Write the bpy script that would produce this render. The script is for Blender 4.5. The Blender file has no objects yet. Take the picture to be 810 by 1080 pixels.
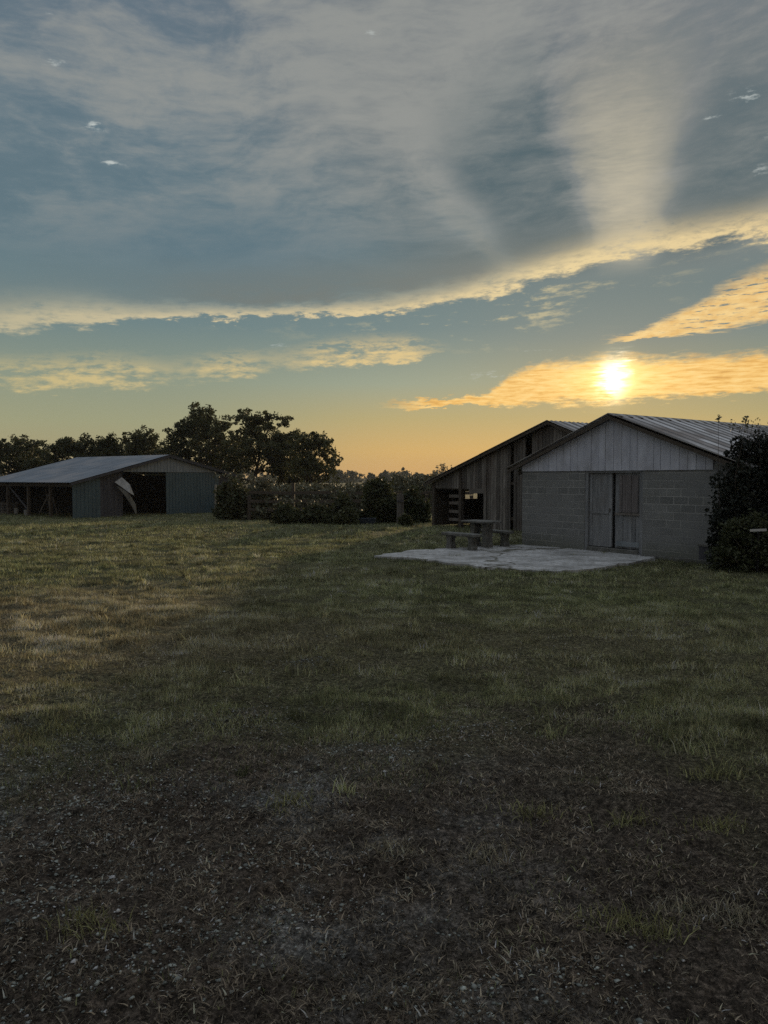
import bpy, math, random
import numpy as np

scene = bpy.context.scene
COL = scene.collection
PI = math.pi
R = math.radians

# ------------------------------------------------------------------ camera
CAM_Z = 2.1
cam_data = bpy.data.cameras.new("camera")
cam_data.sensor_fit = 'VERTICAL'
cam_data.sensor_height = 36.0
cam_data.lens = 26.67
cam_data.clip_start = 0.05
cam_data.clip_end = 12000
cam = bpy.data.objects.new("camera", cam_data)
COL.objects.link(cam)
cam.location = (0, 0, CAM_Z)
cam.rotation_euler = (R(90 - 2.577), 0, 0)
scene.camera = cam

# ------------------------------------------------------------------ colour management
scene.view_settings.view_transform = 'Standard'
scene.view_settings.look = 'None'
scene.view_settings.exposure = 0.0
scene.view_settings.gamma = 1.0
scene.view_settings.use_curve_mapping = False
scene.render.engine = 'CYCLES'
scene.cycles.max_bounces = 6
scene.cycles.diffuse_bounces = 3
scene.cycles.transparent_max_bounces = 8
scene.cycles.sample_clamp_indirect = 4.0
scene.cycles.use_denoising = False

# ------------------------------------------------------------------ sun and sky
SUN_AZ, SUN_EL = 16.7, 7.1        # degrees: right of the view direction, above the horizon
sun_data = bpy.data.lights.new("sun", 'SUN')
sun_data.energy = 3.0
sun_data.angle = R(1.5)
sun_data.color = (1.0, 0.74, 0.42)
sun = bpy.data.objects.new("sun", sun_data)
COL.objects.link(sun)
sun.location = (30, 60, 40)
sun.rotation_euler = (R(90 - SUN_EL), 0, R(180 - SUN_AZ))


def lin(c):
    c = c / 255.0
    return c / 12.92 if c <= 0.04045 else ((c + 0.055) / 1.055) ** 2.4


def srgb(r, g, b):
    return (lin(r), lin(g), lin(b), 1.0)


world = bpy.data.worlds.new("World")
scene.world = world
world.use_nodes = True
WT = world.node_tree
for n in list(WT.nodes):
    WT.nodes.remove(n)


class V:
    """a scalar socket of the world's node tree, with arithmetic"""
    def __init__(self, s):
        self.s = s

    def __add__(a, b): return mth('ADD', a, b)
    __radd__ = __add__
    def __sub__(a, b): return mth('SUBTRACT', a, b)
    def __rsub__(a, b): return mth('SUBTRACT', b, a)
    def __mul__(a, b): return mth('MULTIPLY', a, b)
    __rmul__ = __mul__
    def __truediv__(a, b): return mth('DIVIDE', a, b)
    def __neg__(a): return mth('MULTIPLY', a, -1.0)


def mth(op, *args, clamp=False):
    n = WT.nodes.new('ShaderNodeMath')
    n.operation = op
    n.use_clamp = clamp
    for i, a in enumerate(args):
        if isinstance(a, V):
            WT.links.new(a.s, n.inputs[i])
        else:
            n.inputs[i].default_value = float(a)
    return V(n.outputs[0])


def clamp01(a): return mth('ADD', a, 0.0, clamp=True)
def mx(a, b): return mth('MAXIMUM', a, b)
def mn(a, b): return mth('MINIMUM', a, b)
def gauss(x, w):
    q = x / w
    return mth('EXPONENT', -(q * q))


def sstep(x, lo, hi):
    n = WT.nodes.new('ShaderNodeMapRange')
    n.interpolation_type = 'SMOOTHSTEP'
    WT.links.new(x.s, n.inputs['Value'])
    n.inputs['From Min'].default_value = lo
    n.inputs['From Max'].default_value = hi
    return V(n.outputs['Result'])


def noise(x, y, z=0.0, detail=6, rough=0.55, distortion=0.0):
    c = WT.nodes.new('ShaderNodeCombineXYZ')
    for i, a in enumerate((x, y, z)):
        if isinstance(a, V):
            WT.links.new(a.s, c.inputs[i])
        else:
            c.inputs[i].default_value = a
    n = WT.nodes.new('ShaderNodeTexNoise')
    n.inputs['Scale'].default_value = 1.0
    n.inputs['Detail'].default_value = detail
    n.inputs['Roughness'].default_value = rough
    n.inputs['Distortion'].default_value = distortion
    WT.links.new(c.outputs[0], n.inputs['Vector'])
    return V(n.outputs['Fac'])


def curve(x, x0, x1, v0, v1, pts):
    """smooth curve through (x, value) points"""
    n = WT.nodes.new('ShaderNodeFloatCurve')
    cm = n.mapping
    c = cm.curves[0]
    ps = [((p - x0) / (x1 - x0), (v - v0) / (v1 - v0)) for p, v in pts]
    while len(c.points) < len(ps):
        c.points.new(0.5, 0.5)
    for q, (a, b) in zip(c.points, ps):
        q.location = (a, b)
    cm.update()
    t = clamp01((x - x0) / (x1 - x0))
    WT.links.new(t.s, n.inputs['Value'])
    return V(n.outputs[0]) * (v1 - v0) + v0


def ramp(x, x0, x1, stops):
    n = WT.nodes.new('ShaderNodeValToRGB')
    e = n.color_ramp.elements
    while len(e) < len(stops):
        e.new(0.5)
    for q, (p, c) in zip(e, stops):
        q.position = (p - x0) / (x1 - x0)
        q.color = c
    t = clamp01((x - x0) / (x1 - x0))
    WT.links.new(t.s, n.inputs[0])
    return n.outputs[0]


def mixc(f, a, b, mode='MIX'):
    n = WT.nodes.new('ShaderNodeMix')
    n.data_type = 'RGBA'
    n.blend_type = mode
    n.clamp_result = False
    if isinstance(f, V):
        WT.links.new(f.s, n.inputs[0])
    else:
        n.inputs[0].default_value = f
    for i, c in ((6, a), (7, b)):
        if isinstance(c, tuple):
            n.inputs[i].default_value = c
        else:
            WT.links.new(c, n.inputs[i])
    return n.outputs[2]


def build_sky():
    tc = WT.nodes.new('ShaderNodeTexCoord')
    sp = WT.nodes.new('ShaderNodeSeparateXYZ')
    WT.links.new(tc.outputs['Generated'], sp.inputs[0])
    dx, dy, dz = V(sp.outputs[0]), V(sp.outputs[1]), V(sp.outputs[2])
    A = mth('ARCTAN2', dx, dy) * 57.2958        # azimuth, degrees
    E = mth('ARCSINE', dz) * 57.2958            # elevation, degrees
    sA, sE = A - SUN_AZ, E - SUN_EL
    # clear sky
    sky = WT.nodes.new('ShaderNodeTexSky')
    sky.sky_type = 'NISHITA'
    sky.sun_disc = False
    sky.sun_elevation = R(SUN_EL)
    sky.sun_rotation = R(SUN_AZ)
    sky.dust_density = 2.5
    K = 0.10                                     # strength of the sky background
    # high thin veil in front of it, lit by the low sun
    left = ramp(E, 0, 45, [(0, srgb(176, 150, 110)), (1.5, srgb(166, 154, 116)), (4, srgb(156, 157, 125)), (7, srgb(140, 150, 132)),
                           (11, srgb(110, 131, 133)), (16, srgb(100, 122, 131)), (23, srgb(101, 121, 132)), (32, srgb(101, 115, 129)), (45, srgb(96, 108, 122))])
    mid = ramp(E, 0, 45, [(0, srgb(206, 162, 104)), (2, srgb(207, 170, 106)), (4.5, srgb(180, 166, 118)), (7, srgb(152, 161, 141)),
                          (11, srgb(113, 133, 134)), (16, srgb(98, 120, 127)), (21, srgb(108, 121, 126)), (25, srgb(121, 127, 129)), (30, srgb(116, 123, 128)), (45, srgb(100, 108, 116))])
    right = ramp(E, 0, 45, [(0, srgb(206, 160, 94)), (2, srgb(208, 171, 102)), (4.5, srgb(166, 157, 114)), (7, srgb(136, 146, 126)),
                            (10, srgb(112, 130, 130)), (13, srgb(104, 123, 126)), (18, srgb(114, 123, 124)), (24, srgb(126, 130, 130)), (30, srgb(124, 128, 131)), (45, srgb(106, 111, 116))])
    veil = mixc(sstep(A, -18, 3), left, mid)
    veil = mixc(sstep(A, 0, 22) * sstep(mth('ABSOLUTE', A), 120, 60), veil, right)
    # the part of the dome away from the sun: plain grey overcast, unseen and raised for more light
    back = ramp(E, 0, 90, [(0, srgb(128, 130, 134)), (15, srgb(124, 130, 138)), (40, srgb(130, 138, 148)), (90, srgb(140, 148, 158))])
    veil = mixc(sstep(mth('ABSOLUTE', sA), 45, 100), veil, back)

    # shared cloud textures: slow warp, soft sheets, ragged edges, ripples
    wx = noise(A * 0.06, E * 0.10, 3.0, 3) - 0.5
    wy = noise(A * 0.06, E * 0.10, 9.0, 3) - 0.5
    n1 = noise(A * 0.040 + wx * 1.6, E * 0.13 - A * 0.022 + wy * 1.6, 1.4, 6, 0.58)
    f1 = noise(A * 0.21 + wx * 2.4, E * 0.85 - A * 0.05 + wy * 2.4, 11.0, 7, 0.63)
    f2 = noise(A * 0.85 + wx * 3.0, E * 2.7 - A * 0.1, 21.0, 5, 0.64)
    f3 = noise(A * 0.7 + wx * 2, E * 5.2, 57.0, 4, 0.6)

    # uneven lighter and darker sheets of the veil
    tex = n1 * 0.62 + f1 * 0.28 + f2 * 0.10
    sheet = sstep(tex, 0.41, 0.62) * sstep(E, 13.5, 20)
    veil = mixc(sheet * 0.85, veil, srgb(150, 152, 148))
    veil = mixc(sstep(tex, 0.52, 0.36) * sstep(E, 12, 17) * 0.40, veil, srgb(84, 106, 116))

    # crepuscular rays fanning up from the sun
    th = mth('ARCTAN2', sA, sE) * 57.2958        # 0 = straight up, positive to the right
    rays = curve(th + (f1 - 0.5) * 9.0 + wx * 14.0, -90, 90, -1, 1,
                 [(-90, 0.0), (-64, -0.05), (-56, -0.45), (-50, -0.35), (-45, 0.10), (-40, -0.35), (-33, -0.9), (-19, -0.9), (-14, -0.35), (-6, 0.5), (3, 0.75), (11, 0.55), (18, 0.0), (25, -0.7), (34, -0.8), (45, -0.25), (60, 0.0), (90, 0.0)])
    dist = mth('SQRT', sA * sA + sE * sE)
    rmask = sstep(E, 13.8, 16.2) * sstep(dist, 24, 12)
    bright = clamp01(rays) * rmask * (0.25 + f1 * 0.9 + f3 * 0.7)
    dark = clamp01(-rays) * sstep(E, 13.8, 16.2) * sstep(dist, 25, 16)
    veil = mixc(clamp01(bright * 0.95), veil, srgb(190, 182, 160))
    veil = mixc(clamp01(dark * (0.75 + (0.5 - f1) * 1.2)), veil, srgb(72, 95, 104))
    # big teal-grey gap low on the left
    gap = gauss(A + 11, 9.0) * gauss(E - 17.2, 3.2) * (1.15 - f1 * 0.9)
    veil = mixc(clamp01(gap * 0.9), veil, srgb(90, 115, 127))
    # hazy gold glow round the sun
    glow = gauss(sA, 11.0) * gauss(sE + 1.0, 3.6)
    veil = mixc(clamp01(glow * 0.12), veil, srgb(222, 172, 98))

    # grey underside band above the long bright cloud, then its bright lower edge
    cA = curve(A, -35, 35, 5, 20, [(-35, 9.4), (-26.6, 10.5), (-22, 11.2), (-17.5, 11.5), (-7.4, 12.0), (3.2, 12.9), (8, 13.8), (12, 14.9), (16, 15.7), (26.5, 16.6), (35, 17.4)])
    wA = curve(A, -35, 35, 0, 4, [(-35, 1.6), (-24, 1.15), (-16, 0.6), (-7, 0.48), (3, 0.72), (9, 1.05), (15, 1.15), (22, 1.05), (35, 1.0)])
    h = (E - cA + (f1 - 0.5) * 2.7 + (f2 - 0.5) * 1.3) / wA
    hu = (E - cA + (f1 - 0.5) * 3.2) / 1.0
    under = sstep(hu, 0.2, 1.2) * sstep(hu, 4.4, 1.6)
    under = under * curve(A, -35, 35, 0, 1, [(-35, 0.2), (-20, 0.3), (-12, 0.75), (2, 0.9), (9, 0.6), (15, 0.1), (35, 0.15)])
    veil = mixc(clamp01(under * (0.05 + f1 * 1.2)), veil, srgb(116, 119, 113))
    band = sstep(h, -0.95, -0.30) * gauss(mx(h + 0.35, 0.0), 1.15)
    band = clamp01(band * (0.80 + (f1 - 0.47) * 2.6 + (f2 - 0.5) * 2.4))
    bandc = ramp(A, -30, 30, [(-30, srgb(182, 175, 146)), (-14, srgb(206, 192, 156)), (2, srgb(222, 201, 155)), (12, srgb(230, 208, 158)), (30, srgb(224, 200, 150))])
    veil = mixc(band, veil, bandc)
    # ragged wisps hanging below the band
    wmask = sstep(h, -4.5, -1.8) * sstep(h, 0.2, -0.9) * curve(A, -35, 35, 0, 1, [(-35, 0.0), (-12, 0.05), (-2, 0.35), (4, 0.9), (12, 0.8), (18, 0.3), (35, 0.1)])
    veil = mixc(clamp01(sstep(f1 * 0.7 + f2 * 0.3, 0.52, 0.64) * wmask * 0.9), veil, srgb(200, 188, 148))

    # second row of streaks, low on the left
    cB = curve(A, -35, 35, 0, 15, [(-35, 5.6), (-26.7, 6.7), (-20, 7.3), (-14.9, 7.6), (-9.5, 8.3), (-3, 9.2), (2.5, 9.6), (8, 9.8), (35, 10)])
    wB = curve(A, -35, 35, 0, 3, [(-35, 1.2), (-22, 1.1), (-15, 1.0), (-8, 0.9), (0, 0.9), (3.2, 0.45), (6, 0.1), (35, 0.1)])
    hb = (E - cB + (f1 - 0.5) * 2.8 + (f2 - 0.5) * 1.3) / wB
    bb = curve(A, -35, 35, 0, 1, [(-35, 0.8), (-24, 0.95), (-17.5, 0.8), (-15, 0.35), (-12, 0.8), (-9.5, 0.6), (-8, 0.35), (-5, 0.85), (0, 1.0), (4, 0.7), (35, 0.5)]) * sstep(hb, -1.1, -0.5) * sstep(hb, 1.7, 0.2) * sstep(A, 5.5, 1.5)
    bb = clamp01(bb * (0.44 + (f1 - 0.47) * 3.8 + (f2 - 0.5) * 3.4))
    bbc = ramp(A, -30, 30, [(-30, srgb(192, 178, 130)), (-15, srgb(210, 190, 138)), (0, srgb(218, 194, 140)), (30, srgb(214, 192, 140))])
    veil = mixc(bb, veil, bbc)

    # golden cloud in front of the sun
    cC = curve(A, -35, 35, 0, 15, [(-35, 5.0), (0, 5.5), (6, 5.7), (8.5, 6.1), (10.5, 6.7), (16, 6.95), (24, 7.0), (35, 7.4)])
    wC = curve(A, -35, 35, 0, 4, [(-35, 0.05), (-2, 0.08), (2, 0.26), (6, 0.38), (8.3, 0.7), (10, 1.35), (14, 1.6), (22, 1.4), (30, 1.3), (35, 1.2)])
    hc = (E - cC + (f1 - 0.5) * 1.7 + (f2 - 0.5) * 1.5 + (f3 - 0.5) * 0.5) / wC
    cc = sstep(hc, -1.1, -0.75) * sstep(hc, 1.25, 0.55) * sstep(A, -1.0, 4.0)
    gold = ramp(f3 * 0.75 + f1 * 0.25 + gauss(sA, 8.0) * 0.06, 0.3, 0.72, [(0.3, srgb(196, 142, 72)), (0.44, srgb(232, 178, 94)), (0.54, srgb(250, 202, 120)), (0.72, srgb(255, 222, 150))])
    veil = mixc(clamp01(cc * 0.93), veil, gold)

    # rippled wedge of small clouds right of and above the sun
    cD = curve(A, -35, 35, 0, 20, [(-35, 9), (15, 9.7), (20, 10.4), (24, 11.5), (28, 12.4), (35, 13.5)])
    wD = curve(A, -35, 35, 0, 4, [(-35, 0.05), (15, 0.12), (19, 0.45), (22, 0.9), (25, 1.6), (28, 2.0), (35, 2.2)])
    hd = (E - cD + (f1 - 0.5) * 2.0 + (f3 - 0.5) * 0.8) / wD
    dd = sstep(hd, -1.1, -0.8) * sstep(hd, 1.3, 0.3) * sstep(A, 15.6, 18.0) * sstep(f3 * 0.75 + f2 * 0.25, 0.38, 0.47)
    veil = mixc(clamp01(dd * 0.92), veil, ramp(f2, 0.3, 0.7, [(0.3, srgb(226, 178, 104)), (0.7, srgb(252, 218, 150))]))

    # little white scraps of cloud high up
    def scrap(a, e, sx, sy, amt):
        m = gauss(A - a, sx) * gauss(E - e, sy)
        return m * amt
    tot = None
    for a, e, sx, sy, amt in ((-20.5, 23.0, 0.75, 0.32, 1.0), (-19.4, 21.0, 0.8, 0.2, 0.95), (-22.8, 26.2, 1.0, 0.4, 0.75), (-23.4, 28.6, 0.6, 0.3, 0.5),
                              (25.2, 24.0, 1.3, 0.4, 0.9), (25.9, 19.6, 0.7, 0.45, 0.7), (26.3, 21.6, 0.6, 0.25, 0.7), (7.4, 7.6, 1.6, 0.4, 0.8), (-8.0, 9.7, 1.8, 0.25, 0.6), (11.0, 9.3, 1.6, 0.25, 0.6), (-1.0, 29.6, 0.6, 0.3, 0.6), (22.8, 23.2, 0.8, 0.25, 0.7)):
        q = scrap(a, e, sx, sy, amt)
        tot = q if tot is None else tot + q
    veil = mixc(clamp01(sstep(f2 + tot * 0.26, 0.62, 0.84) * tot * 1.0), veil, srgb(190, 197, 194))

    # unseen sky above the frame, brightened to add light on the ground
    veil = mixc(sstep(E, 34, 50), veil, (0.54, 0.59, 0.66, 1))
    # thin veil lets some of the clear sky through
    scale = WT.nodes.new('ShaderNodeVectorMath')
    scale.operation = 'SCALE'
    WT.links.new(veil, scale.inputs[0])
    scale.inputs['Scale'].default_value = 1.0 / K
    # the sun itself, burning through the cloud
    blob = gauss(sA - 0.05 + (f3 - 0.5) * 2.4 + (f2 - 0.5) * 1.2, 0.78) * gauss(sE + (f3 - 0.5) * 1.6 + (f2 - 0.5) * 1.2, 1.05)
    halo = gauss(sA, 1.6) * gauss(sE, 1.5)
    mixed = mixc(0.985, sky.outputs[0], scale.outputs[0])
    mixed = mixc(clamp01(halo) * 0.7, mixed, (0.36 / K, 0.26 / K, 0.07 / K, 1), 'ADD')
    flare = gauss(sA, 3.6) * gauss(sE + (f3 - 0.5) * 1.5, 1.5) * cc
    mixed = mixc(clamp01(flare) * 0.8, mixed, (0.34 / K, 0.27 / K, 0.09 / K, 1), 'ADD')
    mixed = mixc(blob, mixed, (2.2 / K, 2.0 / K, 1.5 / K, 1), 'ADD')
    # below the horizon: dull ground colour
    mixed = mixc(sstep(E, -0.5, -4.0), mixed, (0.3, 0.3, 0.25, 1))
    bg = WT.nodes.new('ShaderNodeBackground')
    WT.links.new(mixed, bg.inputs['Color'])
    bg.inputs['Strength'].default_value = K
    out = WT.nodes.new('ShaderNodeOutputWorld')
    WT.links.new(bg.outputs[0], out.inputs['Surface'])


build_sky()

# ------------------------------------------------------------------ helpers
def vnoise(x, y, seed=0):
    """smooth value noise, numpy arrays in, -1..1 out"""
    xi = np.floor(x).astype(np.int64); yi = np.floor(y).astype(np.int64)
    xf = x - xi; yf = y - yi
    u = xf * xf * xf * (xf * (xf * 6 - 15) + 10); v = yf * yf * yf * (yf * (yf * 6 - 15) + 10)

    def hsh(a, b):
        n = (a * 374761393 + b * 668265263 + seed * 1274126177) & 0x7fffffff
        n = ((n ^ (n >> 13)) * 1274126177) & 0x7fffffff
        n = n ^ (n >> 16)
        return (n & 0xffff) / 32767.5 - 1.0
    a = hsh(xi, yi); b = hsh(xi + 1, yi); c = hsh(xi, yi + 1); d = hsh(xi + 1, yi + 1)
    return a + (b - a) * u + (c - a) * v + (a - b - c + d) * u * v


def fbm(x, y, seed=0, octv=4, gain=0.5):
    t = 0; amp = 1; tot = 0
    for i in range(octv):
        t = t + amp * vnoise(x * 2 ** i, y * 2 ** i, seed + 17 * i); tot += amp; amp *= gain
    return t / tot


def smooth(t, a, b):
    q = np.clip((t - a) / (b - a), 0, 1)
    return q * q * (3 - 2 * q)


def terrain(x, y):
    """large form of the field: falls gently away from the camera"""
    x = np.asarray(x, float); y = np.asarray(y, float)
    z = 0.45 * (1 - smooth(y, -4, 17)) - 0.37 * smooth(y, 29, 46)
    far = smooth(np.hypot(x, y), 120, 900)
    return z - far * 1.2


def tz(x, y):
    return float(terrain(x, y))


TEX = 2.577 * PI / 180


def ray(px, py):
    """unit-depth direction through a photo point (810 x 1080 photo)"""
    x = (px - 405) / 800.0; z = -(py - 540) / 800.0
    Y = math.cos(TEX) + z * math.sin(TEX); Z = z * math.cos(TEX) - math.sin(TEX)
    return x / Y, Z / Y


def at(px, py, Y):
    a, b = ray(px, py)
    return (a * Y, Y, CAM_Z + b * Y)


def ground_at(px, py):
    a, b = ray(px, py)
    Y = 10.0
    for _ in range(30):
        Y = (tz(a * Y, Y) - CAM_Z) / b
    return (a * Y, Y, tz(a * Y, Y))


class MB:
    """collects boxes, prisms and tubes in local coordinates; build() links them as ONE mesh object"""
    def __init__(self):
        self.v = []; self.f = []

    def poly(self, pts, faces):
        o = len(self.v)
        self.v += [tuple(p) for p in pts]
        self.f += [tuple(o + i for i in f) for f in faces]

    def box(self, x0, x1, y0, y1, z0, z1):
        p = [(x0, y0, z0), (x1, y0, z0), (x1, y1, z0), (x0, y1, z0), (x0, y0, z1), (x1, y0, z1), (x1, y1, z1), (x0, y1, z1)]
        self.poly(p, [(0, 3, 2, 1), (4, 5, 6, 7), (0, 1, 5, 4), (1, 2, 6, 5), (2, 3, 7, 6), (3, 0, 4, 7)])

    def prism(self, pts, d):
        """planar outline extruded along vector d"""
        n = len(pts)
        q = [(p[0] + d[0], p[1] + d[1], p[2] + d[2]) for p in pts]
        self.poly(list(pts) + q, [tuple(range(n - 1, -1, -1)), tuple(range(n, 2 * n))] + [(i, (i + 1) % n, n + (i + 1) % n, n + i) for i in range(n)])

    def bar(self, a, b, w, h, up=(0, 0, 1)):
        """rectangular bar from a to b"""
        a = np.array(a, float); b = np.array(b, float)
        d = b - a; d /= np.linalg.norm(d)
        u = np.array(up, float)
        if abs(d @ u) > 0.95: u = np.array((1.0, 0, 0))
        s = np.cross(d, u); s /= np.linalg.norm(s); u = np.cross(s, d)
        c = [a + s * w / 2 * i + u * h / 2 * j for i, j in ((-1, -1), (1, -1), (1, 1), (-1, 1))]
        self.prism([tuple(x) for x in c], tuple(b - a))

    def tube(self, pts, rad, n=8, cap=True):
        pts = [np.array(p, float) for p in pts]
        o = len(self.v)
        for i, p in enumerate(pts):
            d = pts[min(i + 1, len(pts) - 1)] - pts[max(i - 1, 0)]
            d = d / (np.linalg.norm(d) + 1e-9)
            u = np.array((0.0, 0, 1)) if abs(d[2]) < 0.9 else np.array((1.0, 0, 0))
            s = np.cross(d, u); s /= np.linalg.norm(s); u = np.cross(s, d)
            r = rad[i] if hasattr(rad, '__len__') else rad
            for k in range(n):
                t = 2 * PI * k / n
                self.v.append(tuple(p + s * r * math.cos(t) + u * r * math.sin(t)))
        for i in range(len(pts) - 1):
            for k in range(n):
                self.f.append((o + i * n + k, o + i * n + (k + 1) % n, o + (i + 1) * n + (k + 1) % n, o + (i + 1) * n + k))
        if cap:
            self.f.append(tuple(o + k for k in range(n - 1, -1, -1)))
            m = o + (len(pts) - 1) * n
            self.f.append(tuple(m + k for k in range(n)))

    def build(self, name, mat, parent=None, bevel=0.0, smooth_shade=False, loc=None, rz=None):
        me = bpy.data.meshes.new(name)
        me.from_pydata(self.v, [], self.f)
        me.update()
        o = bpy.data.objects.new(name, me)
        COL.objects.link(o)
        me.materials.append(mat)
        if parent: o.parent = parent
        if loc is not None: o.location = loc
        if rz is not None: o.rotation_euler = (0, 0, rz)
        if bevel:
            b = o.modifiers.new('bevel', 'BEVEL'); b.width = bevel; b.segments = 2; b.limit_method = 'ANGLE'
        if smooth_shade:
            for p in me.polygons: p.use_smooth = True
        return o


def tri_mesh(name, verts, tris, mat, cols=None, parent=None, quads=False):
    """fast mesh from numpy arrays"""
    k = 4 if quads else 3
    me = bpy.data.meshes.new(name)
    me.vertices.add(len(verts)); me.vertices.foreach_set('co', np.ascontiguousarray(verts, dtype=np.float32).ravel())
    nf = len(tris)
    me.loops.add(nf * k); me.loops.foreach_set('vertex_index', np.ascontiguousarray(tris, dtype=np.int32).ravel())
    me.polygons.add(nf); me.polygons.foreach_set('loop_start', np.arange(0, nf * k, k, dtype=np.int32))
    if cols is not None:
        a = me.attributes.new('col', 'FLOAT_COLOR', 'POINT')
        c = np.ones((len(verts), 4), dtype=np.float32); c[:, :3] = cols
        a.data.foreach_set('color', c.ravel())
    me.update(calc_edges=True)
    me.materials.append(mat)
    o = bpy.data.objects.new(name, me)
    COL.objects.link(o)
    if parent: o.parent = parent
    return o


def empty(name, loc, rz=0.0, label=None, cat=None, group=None):
    o = bpy.data.objects.new(name, None)
    COL.objects.link(o)
    o.location = loc; o.rotation_euler = (0, 0, rz)
    o.empty_display_size = 0.2
    tag(o, label, cat, group)
    return o


def tag(o, label=None, cat=None, group=None, kind=None):
    if label: o['label'] = label
    if cat: o['category'] = cat
    if group: o['group'] = group
    if kind: o['kind'] = kind
    return o


# ------------------------------------------------------------------ materials
class Mat:
    def __init__(self, name, rough=0.85, metal=0.0, spec=0.3):
        self.m = bpy.data.materials.new(name)
        self.m.use_nodes = True
        self.t = self.m.node_tree
        self.p = self.t.nodes['Principled BSDF']
        self.p.inputs['Roughness'].default_value = rough
        self.p.inputs['Metallic'].default_value = metal
        self.p.inputs['Specular IOR Level'].default_value = spec
        self.tc = self.t.nodes.new('ShaderNodeTexCoord').outputs['Object']

    def node(self, ty, **kw):
        n = self.t.nodes.new(ty)
        for k, v in kw.items(): setattr(n, k, v)
        return n

    def link(self, a, b): self.t.links.new(a, b)

    def mapped(self, sx=1, sy=1, sz=1, rot=(0, 0, 0)):
        n = self.node('ShaderNodeMapping')
        n.inputs['Scale'].default_value = (sx, sy, sz); n.inputs['Rotation'].default_value = rot
        self.link(self.tc, n.inputs[0])
        return n.outputs[0]

    def noise(self, vec, scale, detail=5, rough=0.6):
        n = self.node('ShaderNodeTexNoise')
        n.inputs['Scale'].default_value = scale; n.inputs['Detail'].default_value = detail; n.inputs['Roughness'].default_value = rough
        self.link(vec, n.inputs['Vector'])
        return n.outputs['Fac']

    def ramp(self, f, stops):
        n = self.node('ShaderNodeValToRGB')
        e = n.color_ramp.elements
        while len(e) < len(stops): e.new(0.5)
        for q, (p, c) in zip(e, stops):
            q.position = p; q.color = tuple(c) + (1,) if len(c) == 3 else c
        self.link(f, n.inputs[0])
        return n.outputs[0]

    def mix(self, f, a, b, mode='MIX'):
        n = self.node('ShaderNodeMix', data_type='RGBA', blend_type=mode)
        for i, q in ((0, f), (6, a), (7, b)):
            if isinstance(q, (int, float)): n.inputs[i].default_value = q
            elif isinstance(q, tuple): n.inputs[i].default_value = q if len(q) == 4 else q + (1,)
            else: self.link(q, n.inputs[i])
        return n.outputs[2]

    def base(self, c):
        if isinstance(c, tuple): self.p.inputs['Base Color'].default_value = c if len(c) == 4 else c + (1,)
        else: self.link(c, self.p.inputs['Base Color'])
        return self

    def bump(self, h, dist=0.01, strength=1.0):
        n = self.node('ShaderNodeBump')
        n.inputs['Distance'].default_value = dist; n.inputs['Strength'].default_value = strength
        self.link(h, n.inputs['Height'])
        self.link(n.outputs[0], self.p.inputs['Normal'])
        return self


def m_half(m, s):
    q = m.node('ShaderNodeMath', operation='MULTIPLY_ADD'); m.link(s, q.inputs[0]); q.inputs[1].default_value = 0.5; q.inputs[2].default_value = 0.0
    return q.outputs[0]


def grain(name, dark, light, scale=(1, 1, 1), nscale=4, rough=0.85, metal=0.0, bump=0.004, spec=0.3, blotch=None, bscale=0.8, bamt=0.6, island=0.0, stripe=None):
    """two-tone weathered surface with optional large blotches of a third colour"""
    m = Mat(name, rough, metal, spec)
    v = m.mapped(*scale)
    n = m.noise(v, nscale, 7, 0.62)
    c = m.ramp(n, [(0.3, dark), (0.7, light)])
    if blotch:
        q = m.noise(m.mapped(1, 1, 0.6), bscale, 5, 0.6)
        r = m.ramp(q, [(0.48, (0, 0, 0)), (0.62, (bamt,) * 3)])
        c = m.mix(r, c, blotch)
    if island:   # every board weathered a little differently
        g = m.node('ShaderNodeNewGeometry')
        c = m.mix(1.0, c, m.ramp(g.outputs['Random Per Island'], [(0.0, (1 - island,) * 3), (1.0, (1 + island,) * 3)]), 'MULTIPLY')
    if stripe:   # rib shading put into the colour, with rust, along the troughs
        period, y0, colour = stripe
        s = m.node('ShaderNodeSeparateXYZ'); m.link(m.tc, s.inputs[0])
        a = m.node('ShaderNodeMath', operation='MULTIPLY_ADD'); m.link(s.outputs[1], a.inputs[0]); a.inputs[1].default_value = 2 * PI / period; a.inputs[2].default_value = -y0 * 2 * PI / period
        k = m.node('ShaderNodeMath', operation='COSINE'); m.link(a.outputs[0], k.inputs[0])
        w = m.node('ShaderNodeMath', operation='MULTIPLY_ADD'); m.link(n, w.inputs[0]); w.inputs[1].default_value = 2.2; m.link(k.outputs[0], w.inputs[2])
        c = m.mix(m.ramp(m_half(m, w.outputs[0]), [(0.42, (0.9,) * 3), (0.62, (0, 0, 0))]), c, colour)
    m.base(c)
    if bump: m.bump(n, bump)
    return m.m


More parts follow.
